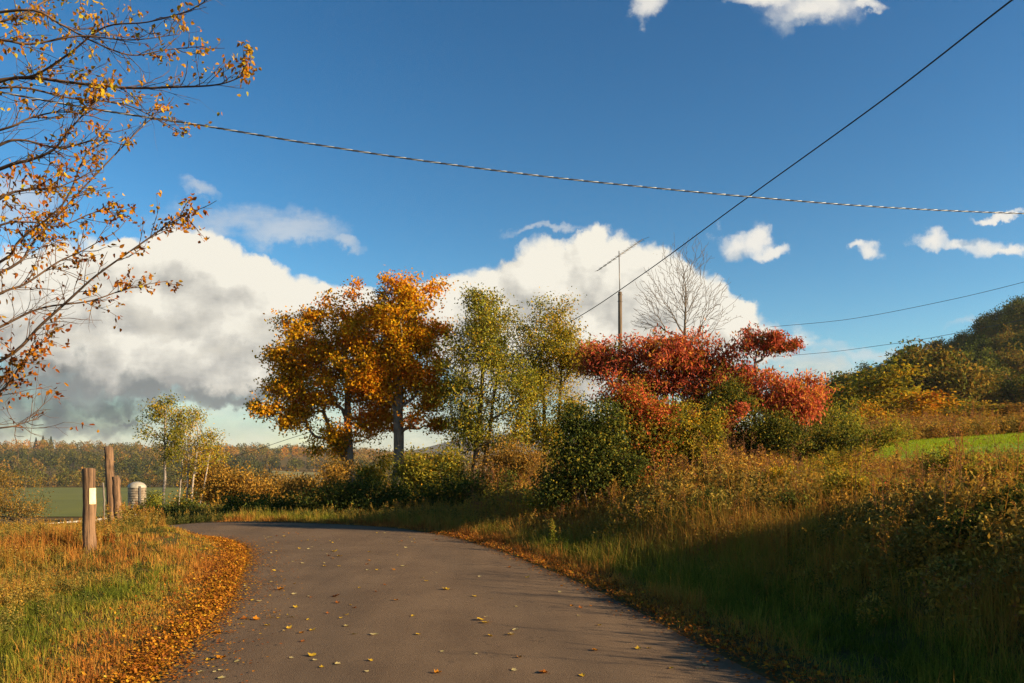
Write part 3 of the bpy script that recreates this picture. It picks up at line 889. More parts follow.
    LP = np.array(LP); LT = np.array(LT)
    V, q, t = leaves6(LP, 0.043, 0.025, rng, 0.9)
    bb = Buf()
    n0 = bb.n
    bb.add(V, q, np.tile(LT, 2)); bb.Fc.append(t); bb.T.append(np.tile(LT, 2))
    bb.obj('foliage', m, root, org)
    print('near leaves', len(LP))


near_tree()

# ------------------------------------------------------------------ hillside and far woods
M_hill = leaf_mat('hillside_leaves', [(0.0, (0.04, 0.055, 0.014)), (0.3, (0.08, 0.10, 0.018)), (0.5, (0.14, 0.14, 0.02)), (0.65, (0.26, 0.14, 0.02)), (0.8, (0.11, 0.13, 0.02)), (1.0, (0.32, 0.11, 0.02))], 0.3, per_object=0.6)


def wood_tree_mesh(seed, h=12.0, w=4.6, ncl=56, per=60, leaf=0.5):
    rng = np.random.RandomState(seed)
    E = [(0, 0, h * 0.62, w, w, h * 0.34), (w * .35, w * .1, h * .5, w * .7, w * .7, h * .25), (-w * .35, -.1 * w, h * .55, w * .7, w * .7, h * .25), (0, 0, h * .82, w * .55, w * .55, h * .17)]
    cl, _ = in_ellipsoids(E, ncl, rng, 2.5)
    src = np.repeat(np.arange(ncl), per)
    LP = cl[src] + rng.normal(size=(len(src), 3)) * [0.75, 0.75, 0.55]
    T = 0.5 + rng.normal(size=ncl)[src] * 0.2 + rng.normal(size=len(src)) * 0.2
    b = Buf(); b.add(*leaves(LP, leaf, leaf * 0.75, rng, 0.4, 0.1), T)
    tb = Buf()
    P, par, _n = grow([trunk_line((0, 0, -0.5), (0.2, 0, h * 0.75), rng)], cl, rng)
    return b, skeleton_buf(P, par, 0.22, 0.03)


WOOD = []
for s_ in range(5):
    b, tb = wood_tree_mesh(60 + s_, h=[12, 10, 13, 9, 11][s_], w=[4.4, 4.8, 4.2, 4.4, 5.0][s_])
    WOOD.append((b, tb))


def wood_obj(i, root_name, loc, label, cat, group, mat, scale, rz, protos={}):
    key = (i, mat.name)
    root = empty(root_name, loc, label, cat, group)
    root.scale = scale; root.rotation_euler = (0, 0, rz)
    if key not in protos:
        protos[key] = (WOOD[i][0].obj('crown', mat, root), WOOD[i][1].obj('trunk', bark(), root))
    else:
        for src in protos[key]:
            c = src.copy(); C.objects.link(c); c.parent = root
    return root


rng = np.random.RandomState(77)
GOLD = leaf_mat('golden_leaves', [(0, (0.14, 0.14, 0.018)), (0.4, (0.32, 0.27, 0.022)), (0.7, (0.50, 0.33, 0.02)), (1, (0.55, 0.24, 0.015))], 0.4)
# named trees at the foot of the hill
for (px, d, py_top, wpx, mt, lab, i) in [
    (880, 84, 358, 52, GOLD, 'golden green tree, widest of the clump at the foot of the hill', 0),
    (912, 78, 384, 50, leaf_mat('amber_leaves', [(0, (0.18, 0.14, 0.016)), (0.4, (0.40, 0.24, 0.016)), (0.75, (0.56, 0.24, 0.014)), (1, (0.56, 0.15, 0.014))], 0.4), 'amber and orange tree in front of the golden tree below the hill', 1),
    (838, 90, 384, 42, GOLD, 'dull golden tree left of the golden tree below the hill', 3),
    (962, 82, 394, 46, M_olive, 'round olive bush tree standing between the golden clump and the lawn', 4),
    (1015, 80, 398, 54, M_tan, 'brown bushy tree at the right edge behind the lawn', 3),
    (866, 76, 398, 34, leaf_mat('amber_leaves', []), 'short rusty orange tree in the clump below the hill', 3),
]:
    x = (px - 512) / F * d; z = tz(x, d)
    hh = EYE - (py_top - HZ) / F * d - z
    H0 = [12, 10, 13, 9, 11][i]; W0 = [4.4, 4.8, 4.2, 4.4, 5.0][i]
    sx = (wpx / F * d) / (W0 * 1.25)
    wood_obj(i, 'hedgerow_tree', (x, d, z - 0.6), lab, 'tree', 'trees at the foot of the hill', mt, (sx, sx, hh / H0 * 1.0), rng.uniform(0, 6))

# the wood on the hill: every crown in view its own tree
cnt = 0
tries = 0
placed = []
while cnt < 230 and tries < 30000:
    tries += 1
    d = rng.uniform(120, 300); px = rng.uniform(800, 1085)
    x = (px - 512) / F * d
    z = tz(x, d)
    if d < 150 and rng.uniform() < 0.4: continue
    ridge = np.interp(px, [780, 800, 820, 850, 880, 920, 960, 1024, 1085], [405, 396, 389, 375, 361, 343, 323, 299, 281])
    if z + 11 > EYE + (HZ - ridge) / F * d + 0.8: continue
    if any((x - a) ** 2 + (d - b_) ** 2 < 5.0 ** 2 for a, b_ in placed): continue
    placed.append((x, d))
    z = tz(x, d)
    s_ = rng.uniform(0.75, 1.2)
    wood_obj(rng.randint(5), 'woodland_tree', (x, d, z - 0.4), 'autumn tree in the dense wood covering the hillside on the right', 'tree', 'trees of the wood on the right hillside', M_hill,
             (s_, s_, s_ * rng.uniform(0.8, 1.15)), rng.uniform(0, 6))
    cnt += 1


def far_woods():
    rng = np.random.RandomState(91)
    b = Buf()
    n = 5200
    d = rng.uniform(545, 1420, n) ** 1.0
    px = rng.uniform(-160, 640, n)
    x = (px - 512) / F * d
    keep = ~((px > 262) & (px < 336) & (d > 470) & (d < 815)) & (rng.uniform(size=n) < 0.35 + 0.65 * ss(0.0, 0.4, wob(x, d, 0.9) + 0.5))
    x, d = x[keep], d[keep]
    # hedges and scrub nearer, around the field
    m2 = 900
    d2 = rng.uniform(110, 545, m2); p2 = np.where(rng.uniform(size=m2) < 0.25, rng.uniform(-140, 60, m2), rng.uniform(165, 560, m2))
    x2 = (p2 - 512) / F * d2
    infield = (p2 < 210) & (d2 > 228) & (d2 < 545)
    k2 = ~infield & ~((p2 > 255) & (p2 < 342) & (d2 > 440)) & ~((p2 < 170) & (d2 < 240))
    hx = np.linspace(-60, 205, 70) + rng.normal(size=70) * 2
    hd = np.full(70, 548) + rng.normal(size=70) * 4
    x = np.concatenate([x, x2[k2], (hx - 512) / F * hd]); d = np.concatenate([d, d2[k2], hd])
    sm = np.concatenate([np.full(keep.sum(), 1.0), np.full(k2.sum(), 0.55), np.full(70, 0.6)])
    z = terr(x, d)
    N = len(x)
    H = rng.uniform(6, 15, N) * sm; W = rng.uniform(3.2, 5.5, N) * sm
    per = 84
    v = unit(rng.normal(size=(N, per, 3))) * rng.uniform(0.75, 1.05, (N, per, 1))
    P = np.stack([x, d, z + H * 0.52], 1)[:, None] + v * np.stack([W, W, H * 0.5], 1)[:, None]
    tt = 0.44 + rng.normal(size=N) * 0.17 + 0.34 * wob(x, d, 0.7)
    T = np.repeat(tt, per) + rng.normal(size=N * per) * 0.06
    sz = np.repeat(1.7 * sm, per)
    V, Fa = leaves(P.reshape(-1, 3), sz, sz * 0.8, rng, 0.4, 0.1)
    b.add(V, Fa, T)
    m = leaf_mat('far_leaves', [(0.0, (0.055, 0.06, 0.014)), (0.25, (0.14, 0.12, 0.02)), (0.5, (0.26, 0.145, 0.024)), (0.7, (0.38, 0.17, 0.026)), (0.85, (0.25, 0.21, 0.03)), (1.0, (0.52, 0.2, 0.03))], 0.35)
    o = b.obj('far_woods', m)
    tag(o, 'brown autumn woods covering the far valley slopes', 'woods', kind='stuff')


far_woods()


def conifer(px, d, h, w, label, seed):
    rng = np.random.RandomState(seed)
    x = (px - 512) / F * d; z = tz(x, d)
    root = empty('conifer_tree', (x, d, z), label, 'tree', 'dark conifers on the far slope')
    n = 500
    t = rng.uniform(0, 1, n) ** 0.7
    a = rng.uniform(0, 6.28, n); r = w * (1 - t) ** 0.9 * rng.uniform(0.6, 1, n) * (0.8 + 0.2 * np.sin(t * 60))
    P = np.stack([np.cos(a) * r, np.sin(a) * r, h * (0.06 + 0.94 * t)], 1)
    V, Fa = leaves(P, h * 0.09, h * 0.05, rng, 0.5, 0.4, axis=np.stack([np.cos(a), np.sin(a), -0.3 + 0 * a], 1))
    Buf().add(V, Fa, rng.uniform(0, 1, n)).obj('crown', leaf_mat('conifer_needles', [(0, (0.015, 0.028, 0.016)), (1, (0.04, 0.06, 0.03))], 0.1), root)
    Buf().add(*frusta(np.array([[0, 0, -0.5]]), np.array([[0, 0, h * 0.95]]), np.array([h * 0.02]), np.array([0.03]), 6)).obj('trunk', bark(), root)


for i, (px, d, h, w) in enumerate([(36, 1150, 17, 5), (43, 1180, 21, 6), (51, 1140, 18, 5), (136, 600, 15, 7), (270, 640, 13, 6)]):
    conifer(px, d, h, w, ['shortest dark conifer at the left of the skyline trio', 'tallest dark conifer in the middle of the skyline trio',
                          'dark conifer at the right of the skyline trio', 'dark rounded conifer beyond the silo', 'dark conifer at the left corner of the tan field'][i], 200 + i)


# ------------------------------------------------------------------ built things
wood = lambda: solid_mat('post_wood', (0.035, 0.02, 0.012), (0.25, 0.14, 0.07), 8, (4, 4, 0.13), 0.95, 1.0, 14)


def post(name, px_b, px_t, py_t, d, r, label, chips=True, notice=False, seed=0, mat=None):
    rng = np.random.RandomState(seed)
    x = (px_b - 512) / F * d
    z = tz(x, d)
    bot = np.array([x, d, z - 0.25]); top = at(px_t, py_t, d)
    n = 12
    s = np.linspace(0, 1, n)[:, None]
    P = bot + (top - bot) * s + rng.normal(size=(n, 3)) * 0.006
    rad = r * (1.06 - 0.12 * s[:, 0]) * (1 + rng.normal(size=n) * 0.015)
    b = Buf()
    P2 = np.vstack([P, P[-1] + unit(top - bot) * 0.004]); rad2 = np.append(rad, rad[-1] * 0.82)
    V, Fa, c1, c2 = tube(P2, rad2, 16)
    # dents, splits and an uneven sawn top
    ang = np.arctan2(V[:, 1] - d, V[:, 0] - x)
    V[:, :2] += (rng.normal(size=(len(V), 2)) * r * 0.03)
    V[-32:, 2] += 0.5 * r * 0.3 * np.cos(ang[-32:] + 1)
    b.add(V, Fa); b.Fc.append(c1); b.T.append(np.array([0.5]))
    if not notice:
        o = b.obj(name, mat or wood(), None, (x, d, z), smooth=False)
        return tag(o, label, 'post', 'old fence posts on the verge')
    root = empty(name, (x, d, z), label, 'post', 'old fence posts on the verge')
    b.obj('shaft', mat or wood(), root, (x, d, z))
    # notice tacked round the right-hand front of the post, and the split shakes of the trunk beside it
    q = Buf()
    t = np.linspace(-1.02, 0.1, 8)
    zz0, zz1 = at(0, 504, d)[2], at(0, 488, d)[2]
    rr = r * 1.06
    for k_ in range(7):
        for lay in (0,):
            pa = [(x + math.cos(a_) * rr * 1.0, d + math.sin(a_) * rr) for a_ in (t[k_], t[k_ + 1])]
            q.add([(pa[0][0], pa[0][1], zz0), (pa[1][0], pa[1][1], zz0), (pa[1][0], pa[1][1], zz1), (pa[0][0], pa[0][1], zz1)], [[0, 1, 2, 3]])
            pb = [(x + math.cos(a_) * (rr + .003), d + math.sin(a_) * (rr + .003)) for a_ in (t[k_], t[k_ + 1])]
            q.add([(pb[0][0], pb[0][1], zz0), (pb[1][0], pb[1][1], zz0), (pb[1][0], pb[1][1], zz1), (pb[0][0], pb[0][1], zz1)], [[0, 1, 2, 3]])
    nt_ = q.obj('notice', solid_mat('notice_card', (0.55, 0.50, 0.24), (0.75, 0.68, 0.38), 9, rough=0.7), root, (x, d, z))
    nl = Buf()
    for zz in (zz1 - 0.02, zz0 + 0.02):
        a_ = -0.5
        p = np.array([x + math.cos(a_) * (rr + .002), d + math.sin(a_) * (rr + .002), zz])
        o_ = np.array([math.cos(a_), math.sin(a_), 0])
        nl.add(*frusta(np.array([p]), np.array([p + o_ * 0.006]), np.array([0.008]), np.array([0.006]), 8))
    nl.obj('nail', solid_mat('rust', (0.08, 0.04, 0.02), (0.16, 0.09, 0.05), 20), nt_, (x, d, z)).location = (0, 0, 0)
    return root


post('wooden_post', 89, 89.3, 469, 13.6, 0.104, 'thick round wooden post with a pale yellow notice tacked to it', notice=True, seed=1)
post('wooden_post', 114, 108.5, 447, 18.3, 0.098, 'tallest weathered wooden post, leaning left behind a shorter one', seed=2)
post('wooden_post', 119, 116, 476, 17.6, 0.085, 'short split wooden post in front of the tall leaning post', seed=3)
post('fence_stake', 104.5, 103.6, 483, 19.5, 0.022, 'thin pale stake between the thick post and the leaning post', seed=4, mat=bark_grey())


def guard_rail():
    p0, p1 = at(-60, 538, 41), at(158, 514.5, 62)
    p0[2] = 0; p1[2] = 0
    n = 13
    s = np.linspace(0, 1, 40)
    zt = lambda t: (EYE - (np.interp(t, [0, 1], [534, 513.5]) - HZ) / F * (41 + 21 * t))
    org = np.array([p0[0], p0[1], tz(p0[0], p0[1])])
    root = empty('guard_rail', org, 'low pale guard rail on short posts beyond the grassy verge', 'guard rail')
    dr = unit((p1 - p0)[None])[0]; nr = np.array([dr[1], -dr[0], 0.0])
    prof = [(0.0, 0.16), (0.05, 0.11), (0.05, 0.06), (0.0, 0.0), (0.05, -0.06), (0.05, -0.11), (0.0, -0.16)]
    V = []
    for t in s:
        c = p0 + (p1 - p0) * t; c[2] = zt(t)
        for (o_, h_) in prof: V.append(c + nr * o_ + np.array([0, 0, h_]))
    k_ = len(prof)
    Fa = [(i * k_ + j, (i + 1) * k_ + j, (i + 1) * k_ + j + 1, i * k_ + j + 1) for i in range(len(s) - 1) for j in range(k_ - 1)]
    Buf().add(V, Fa).obj('rail_beam', solid_mat('pale_rail', (0.42, 0.38, 0.31), (0.62, 0.57, 0.48), 1.2, rough=0.6), root, org)
    for i in range(n):
        t = (i + 0.5) / n
        c = p0 + (p1 - p0) * t
        c = c - nr * 0.07
        g = tz(c[0], c[1])
        b = Buf()
        w_ = 0.06
        z1 = zt(t) + 0.2
        b.add([c + [sx * w_, sy * w_, 0] for sx, sy in ((-1, -1), (1, -1), (1, 1), (-1, 1))], [[0, 1, 2, 3]])
        vv = [np.array([c[0] + sx * w_, c[1] + sy * w_, zz]) for zz in (g - 0.3, z1) for sx, sy in ((-1, -1), (1, -1), (1, 1), (-1, 1))]
        b = Buf().add(vv, [[0, 1, 5, 4], [1, 2, 6, 5], [2, 3, 7, 6], [3, 0, 4, 7], [4, 5, 6, 7]])
        b.obj('post', bark_grey(), root, org)


guard_rail()


def silo():
    d = 212; px = 137.0
    x = (px - 512) / F * d
    z = tz(x, d)
    root = empty('silo', (x, d, z), 'small pale concrete silo with a domed cap in the valley', 'silo')
    root.rotation_euler = (0, 0, R(33))
    r = 2.2; top = EYE - (489.5 - HZ) / F * d - z
    a = np.linspace(0, 2 * np.pi, 33)[:-1]
    # walls with raised hoops
    lv, rr = [], []
    zc = -0.3
    while zc < top:
        lv += [zc, zc + 0.50, zc + 0.52, zc + 0.62, zc + 0.64]; rr += [r, r, r + 0.05, r + 0.05, r]; zc += 0.65
    V = np.concatenate([np.stack([np.cos(a) * q, np.sin(a) * q, np.full(32, h)], 1) for h, q in zip(lv, rr)])
    i = np.arange(32); j = (i + 1) % 32
    Fa = np.concatenate([np.stack([i, j, j + 32, i + 32], 1) + 32 * k_ for k_ in range(len(lv) - 1)])
    Buf().add(V, Fa).obj('wall', solid_mat('silo_concrete', (0.13, 0.09, 0.055), (0.40, 0.31, 0.21), 0.9, (1, 1, 0.5), 0.85), root, smooth=False)
    th = np.linspace(0, np.pi / 2, 9)
    V = np.concatenate([np.stack([np.cos(a) * (r + .12) * math.cos(t), np.sin(a) * (r + .12) * math.cos(t), np.full(32, lv[-1] + 1.55 * math.sin(t))], 1) for t in th])
    Fa = np.concatenate([np.stack([i, j, j + 32, i + 32], 1) + 32 * k_ for k_ in range(len(th) - 1)])
    Buf().add(V, Fa).obj('dome', solid_mat('silo_dome', (0.26, 0.22, 0.16), (0.38, 0.33, 0.25), 0.8, rough=0.5), root, smooth=True)
    b = Buf()
    cx = 0.35; yy = -math.sqrt(r * r - cx * cx) - 0.12
    t2 = np.linspace(math.pi, 2 * math.pi, 7)
    for zz in (0,):
        ring = lambda h: np.stack([cx + 0.36 * np.cos(t2), yy + 0.3 * np.sin(t2) + 0.1, np.full(7, h)], 1)
        VV = np.concatenate([ring(0.2), ring(lv[-1] + 0.4)])
        b.add(VV, [[k_, k_ + 1, k_ + 8, k_ + 7] for k_ in range(6)]); b.add(ring(lv[-1] + 0.4), [[0, 1, 2, 3, 4, 5, 6]])
    b.obj('chute', solid_mat('silo_chute', (0.05, 0.045, 0.04), (0.11, 0.09, 0.07), 0.9), root)


silo()


def antenna():
    d = 42
    x = (620.5 - 512) / F * d; z = tz(x, d)
    root = empty('antenna_pole', (x, d, z), 'wooden pole carrying a thin mast and a tilted aerial boom', 'antenna pole')
    top = at(620, 292, d)
    b = Buf(); add_tube(b, [np.array([x, d, z - 0.3]), (np.array([x, d, z]) + top) / 2, top], [0.14, 0.115, 0.10], 10)
    b.obj('pole', solid_mat('pole_wood', (0.06, 0.04, 0.025), (0.16, 0.11, 0.065), 4, (2, 2, 0.2), 0.9, 0.5), root, (x, d, z), smooth=True)
    steel = solid_mat('aerial_metal', (0.10, 0.085, 0.07), (0.18, 0.15, 0.12), 4, rough=0.5, metal=0.6)
    mt = at(619, 251, d)
    b = Buf(); add_tube(b, [top - [0, 0, 0.6], mt], 0.024, 8)
    mast = b.obj('mast', steel, root, (x, d, z), smooth=True)
    b = Buf(); br_ = np.array([x + 0.13, d, top[2] - 0.3])
    for h in (-0.15, -0.5):
        add_tube(b, [top + [-0.125, -0.02, h], top + [0.0, -0.125, h], top + [0.125, -0.02, h]], 0.018, 6)
    b.obj('bracket', steel, root, (x, d, z))
    e0, e1 = at(597, 271, d - 0.6), at(643, 239, d + 0.9)
    b = Buf(); add_tube(b, [e0, e1], 0.019, 8)
    b.obj('boom', steel, root, (x, d, z))
    dr = unit((e1 - e0)[None])[0]
    side = np.cross(dr, [0, 0, 1.0]); side /= np.linalg.norm(side)
    for i, t in enumerate(np.linspace(0.03, 0.97, 11)):
        c = e0 + (e1 - e0) * t; L = 0.30 + 0.35 * t
        b = Buf(); add_tube(b, [c - side * L, c + side * L], 0.008, 6)
        b.obj('element', steel, root, (x, d, z))


antenna()


def sag(pts, n=140):
    """smooth curve through (px, py, depth) triples"""
    W = np.array([at(*p) for p in pts])
    t = np.linspace(0, 1, len(W)); tt = np.linspace(0, 1, n)
    return catmull(W, max(2, n // (len(W) - 1)))


def wire(name, pts, r, label, mat, sides=6, group='overhead wires'):
    P = sag(pts)
    b = Buf(); add_tube(b, P, r, sides)
    o = b.obj(name, mat, None, P[0], smooth=True)
    return tag(o, label, 'wire', group)


black = solid_mat('cable_black', (0.012, 0.012, 0.014), (0.03, 0.028, 0.028), 3, rough=0.6)
greyw = solid_mat('cable_grey', (0.05, 0.055, 0.06), (0.09, 0.09, 0.09), 3, rough=0.6)
wire('overhead_cable', [(1180, -125, 11), (1012, 0, 14), (880, 102, 18), (740, 203, 24), (640, 276, 31), (568, 323, 38), (470, 374, 46), (380, 410, 52), (290, 438.5, 58), (240, 455, 63), (170, 476, 72)], 0.017,
     'single black cable slanting steeply across the sky from the top right corner', black)
wire('overhead_cable', [(770, 327, 70), (850, 319, 66), (940, 302, 62), (1024, 282, 58), (1150, 247, 54)], 0.018, 'faint upper wire climbing to the right above the hill', greyw)
wire('overhead_cable', [(770, 357, 75), (830, 352, 72), (880, 345.5, 68), (930, 338, 64), (1060, 312, 58), (1150, 290, 54)], 0.018, 'faint lower wire crossing in front of the hill', greyw)


def twisted():
    P = sag([(-120, 68, 9.6), (0, 92, 10), (100, 110, 10.4), (205, 126, 10.8), (300, 142, 11.2), (400, 157.5, 11.7), (500, 171, 12.2), (600, 182.5, 12.8), (740, 196, 13.6), (880, 207, 14.6), (1024, 213.5, 15.8), (1180, 216, 17)], 420)
    s = np.concatenate([[0], np.cumsum(np.linalg.norm(np.diff(P, axis=0), axis=1))])
    tt = np.arange(0, s[-1], 0.018)
    Q = np.stack([np.interp(tt, s, P[:, i]) for i in range(3)], 1)
    T = unit(np.gradient(Q, axis=0)); u = unit(np.cross(T, [[0, 0, 1.0]])); w = np.cross(u, T)
    root = empty('service_cable', P[0], 'twisted service cable running level across the whole sky', 'wire', 'overhead wires')
    for nm, ph, r, off, mt in [('insulated_wire', 0, 0.0062, 0.0075, black), ('insulated_wire', 2.1, 0.0062, 0.0075, black), ('bare_wire', 4.2, 0.0052, 0.0075, solid_mat('bare_alu', (0.30, 0.29, 0.27), (0.42, 0.4, 0.37), 5, rough=0.45, metal=0.4))]:
        a = tt * 2 * np.pi / 0.26 + ph
        b = Buf(); add_tube(b, Q + off * (np.cos(a)[:, None] * u + np.sin(a)[:, None] * w), r, 5)
        b.obj(nm, mt, root, P[0], smooth=True)


twisted()

# ------------------------------------------------------------------ grass, weeds and fallen leaves
def blades(P, H, W, rng, lean=0.5, n=3, dirx=None):
    """curved tapering blades, n quads each"""
    N = len(P)
    a = rng.uniform(0, 2 * np.pi, N)
    le = np.abs(rng.normal(size=N)) * lean
    d = np.stack([np.cos(a), np.sin(a), 0 * a], 1)
    s = np.stack([-np.sin(a + rng.normal(size=N) * .6), np.cos(a), 0 * a], 1)
    s = unit(s)
    rows = []
    for i in range(n + 1):
        t = i / n
        c = P + d * (H * le * t ** 1.8)[:, None] + np.array([0, 0, 1.0]) * (H * (t - 0.28 * np.minimum(le, 1.5) * t * t))[:, None]
        w = (W * 0.5 * (1 - t) ** 0.75 if i < n else W * 0.04)
        rows += [c - s * w[:, None], c + s * w[:, None]]
    V = np.stack(rows, 1)
    k_ = 2 * (n + 1)
    f = np.array([[2 * i, 2 * i + 1, 2 * i + 3, 2 * i + 2] for i in range(n)])
    Fa = (np.arange(N) * k_)[:, None, None] + f[None]
    return V.reshape(-1, 3), Fa.reshape(-1, 4), n


def scatter_pts(n, x0, x1, y0, y1, rng, test):
    x = rng.uniform(x0, x1, n); y = rng.uniform(y0, y1, n)
    c = road_off(x, y)
    k_ = test(x, y, c) > rng.uniform(size=n)
    return x[k_], y[k_], c[k_]


def visible(x, y, pad=420):
    px = 512 + x / np.maximum(y, 0.5) * F
    return (px > -pad) & (px < 1024 + pad) & (y > 3.2)


GR = leaf_mat('grass_blades', [(0.0, (0.045, 0.075, 0.012)), (0.3, (0.085, 0.12, 0.018)), (0.5, (0.17, 0.16, 0.028)), (0.7, (0.30, 0.19, 0.045)), (0.88, (0.36, 0.18, 0.04)), (1.0, (0.30, 0.11, 0.025))], 0.3)


def clumped(ntuft, per, box, rng, test, spread=0.05):
    """tuft centres, then blades round each centre; returns blade xy, tuft index, tuft xy"""
    x, y, c = scatter_pts(ntuft, *box, rng, test)
    k_ = np.repeat(np.arange(len(x)), per)
    bx = x[k_] + rng.normal(size=len(k_)) * spread; by = y[k_] + rng.normal(size=len(k_)) * spread
    ok = np.abs(road_off(bx, by)) > HW + 0.06
    return bx[ok], by[ok], k_[ok], x, y, c


GRC = [(0.0, (0.075, 0.095, 0.012)), (0.25, (0.16, 0.175, 0.02)), (0.42, (0.28, 0.22, 0.03)), (0.6, (0.42, 0.22, 0.045)), (0.8, (0.46, 0.17, 0.03)), (1.0, (0.26, 0.085, 0.022))]
GR = leaf_mat('verge_blades', GRC, 0.35)


def left_grass():
    rng = np.random.RandomState(301)
    box = (-16, -2.2, 3.4, 24)
    x, y, ti, tx, ty, tc = clumped(34000, 15, box, rng, lambda x, y, c: (c < -HW - 0.1) * visible(x, y) * np.where(y < 11, 1.0, 0.5), 0.055)
    si = -tc - HW
    patch = wob(tx * 9 + 4, ty * 9, 6.0)
    nt = len(tx)
    green = np.exp(-((si - (1.5 + 0.35 * np.sin(ty * 0.9))) / 0.5) ** 2) * ss(15, 11, ty) + 0.9 * np.exp(-((si - 2.7) / 1.1) ** 2) * ss(9.5, 7, ty)
    T = 0.74 - 0.46 * np.clip(green, 0, 1) + 0.17 * patch + rng.normal(size=nt) * 0.14 + 0.2 * ss(1.0, 0.3, si)
    H = (0.075 + 0.07 * ss(0.1, 1.4, si) + 0.13 * ss(1.9, 3.2, si)) * rng.uniform(0.45, 1.45, nt) * (1 + 0.4 * np.clip(patch, -1, 1)) * (1 - 0.45 * ss(-7.5, -10, tx))
    z = terr(x, y)
    n_ = len(x)
    V, Fa, n = blades(np.stack([x, y, z - 0.01], 1), H[ti] * rng.uniform(0.6, 1.3, n_), np.full(n_, 0.0055) * (0.8 + y / 14), rng, 0.95, 3)
    tag(Buf().add(V, Fa, np.repeat(T[ti] + rng.normal(size=n_) * 0.07, n)).obj('verge_grass', GR), 'golden and green grass covering the left verge', 'grass', kind='stuff')
    print('left grass', n_)


left_grass()


def right_grass():
    rng = np.random.RandomState(302)
    box = (-9, 13, 3.4, 26)
    x, y, ti, tx, ty, tc = clumped(72000, 15, box, rng, lambda x, y, c: (c > HW + 0.08) * (c < HW + 7) * visible(x, y) * np.where(y < 12, 1.0, 0.45) * np.where(c < HW + 1.5, 0.75, np.where(c < HW + 3.6, 0.8, 0.3)), 0.055)
    so = tc - HW
    patch = wob(tx * 9, ty * 9 + 11, 6.0)
    nt = len(tx)
    T = 0.24 + 0.40 * ss(1.0, 0.45, so) + 0.28 * ss(1.3, 2.2, so) + 0.2 * np.clip(wob(tx * 5, ty * 5 + 3, 4.0), -1, 1) * ss(1.2, 2.0, so) + 0.16 * patch + rng.normal(size=nt) * 0.13 + 0.1 * ss(12, 20, ty)  # drier up the bank, with extra tan in the colour to lighten its shade
    H = (0.06 + 0.17 * ss(0.2, 1.1, so) + 0.08 * ss(1.6, 2.6, so)) * rng.uniform(0.45, 1.5, nt) * (1 + 0.45 * np.clip(patch, -1, 1))
    z = terr(x, y)
    n_ = len(x)
    V, Fa, n = blades(np.stack([x, y, z - 0.01], 1), H[ti] * rng.uniform(0.6, 1.3, n_), np.full(n_, 0.0055) * (0.8 + y / 14), rng, 0.8, 3)
    tag(Buf().add(V, Fa, np.repeat(T[ti] + rng.normal(size=n_) * 0.07, n)).obj('verge_grass', GR), 'long green grass and dry tan fringe on the right verge', 'grass', kind='stuff')
    print('right grass', n_)


right_grass()


LAWN = [(10.5, 23.5), (26, 20), (38, 44), (18.5, 40)]


def inside(q, x, y):
    r = np.ones(np.shape(x), bool)
    for (ax, ay), (bx, by) in zip(q, q[1:] + q[:1]):
        r &= (bx - ax) * (y - ay) - (by - ay) * (x - ax) > 0
    return r


def lawn():
    m = leaf_mat('lawn_blades', [(0, (0.17, 0.24, 0.012)), (0.5, (0.23, 0.30, 0.014)), (1, (0.34, 0.35, 0.025))], 0.45)
    sheet('lawn', LAWN, solid_mat('lawn_turf', (0.17, 0.25, 0.014), (0.24, 0.31, 0.018), 1.2, rough=1), 0.02, 'bright green lawn on top of the right bank', 'lawn', 40)
    rng = np.random.RandomState(303)
    s, t = rng.uniform(size=(2, 60000))
    p = np.array(LAWN, float)
    xy = ((1 - s) * (1 - t))[:, None] * p[0] + (s * (1 - t))[:, None] * p[1] + (s * t)[:, None] * p[2] + ((1 - s) * t)[:, None] * p[3]
    z = terr(xy[:, 0], xy[:, 1])
    V, Fa, n = blades(np.column_stack([xy, z]), rng.uniform(0.05, 0.14, len(xy)), np.full(len(xy), 0.02), rng, 0.5, 2)
    tag(Buf().add(V, Fa, np.repeat(rng.uniform(size=len(xy)), n)).obj('lawn_grass', m), 'short bright grass of the lawn above the bank', 'grass', kind='stuff')


lawn()


# weed templates: (V, F, tint), base at the origin, about 1 m tall
def weed_plume(rng, plume=True, h=1.0, nleaf=26, nplume=44, lt=0.3, pt=0.75):
    b = Buf()
    n = 6
    bend = rng.normal(size=2) * 0.10
    s = np.linspace(0, 1, n)
    P = np.stack([bend[0] * s ** 2, bend[1] * s ** 2, s * h], 1)
    b.add(*frusta(P[:-1], P[1:], np.linspace(0.006, 0.003, n - 1), np.linspace(0.005, 0.002, n - 1), 3), 0.42)
    t = rng.uniform(0.08, 0.88, nleaf)
    a = rng.uniform(0, 6.28, nleaf)
    ax = np.stack([np.cos(a), np.sin(a), 0.25 + 0 * a], 1)
    L = 0.15 * (1.2 - 0.6 * t)
    c = np.stack([np.interp(t, s, P[:, i]) for i in range(3)], 1) + ax * (L * 0.5)[:, None]
    b.add(*leaves(c, L, L * 0.34, rng, 0.2, 0.25, axis=ax), lt + rng.normal(size=nleaf) * 0.13)
    if plume:
        t = rng.uniform(0.78, 1.06, nplume)
        a = rng.uniform(0, 6.28, nplume); r = 0.10 * (1.12 - t) / 0.3 * rng.uniform(0.2, 1, nplume)
        c = np.stack([P[-1, 0] + np.cos(a) * r + bend[0] * .3, P[-1, 1] + np.sin(a) * r, t * h], 1)
        b.add(*leaves(c, 0.045, 0.028, rng, 0.1, -0.3), pt + rng.normal(size=nplume) * 0.13)
    return np.concatenate(b.V), b.Fc, np.concatenate(b.T)


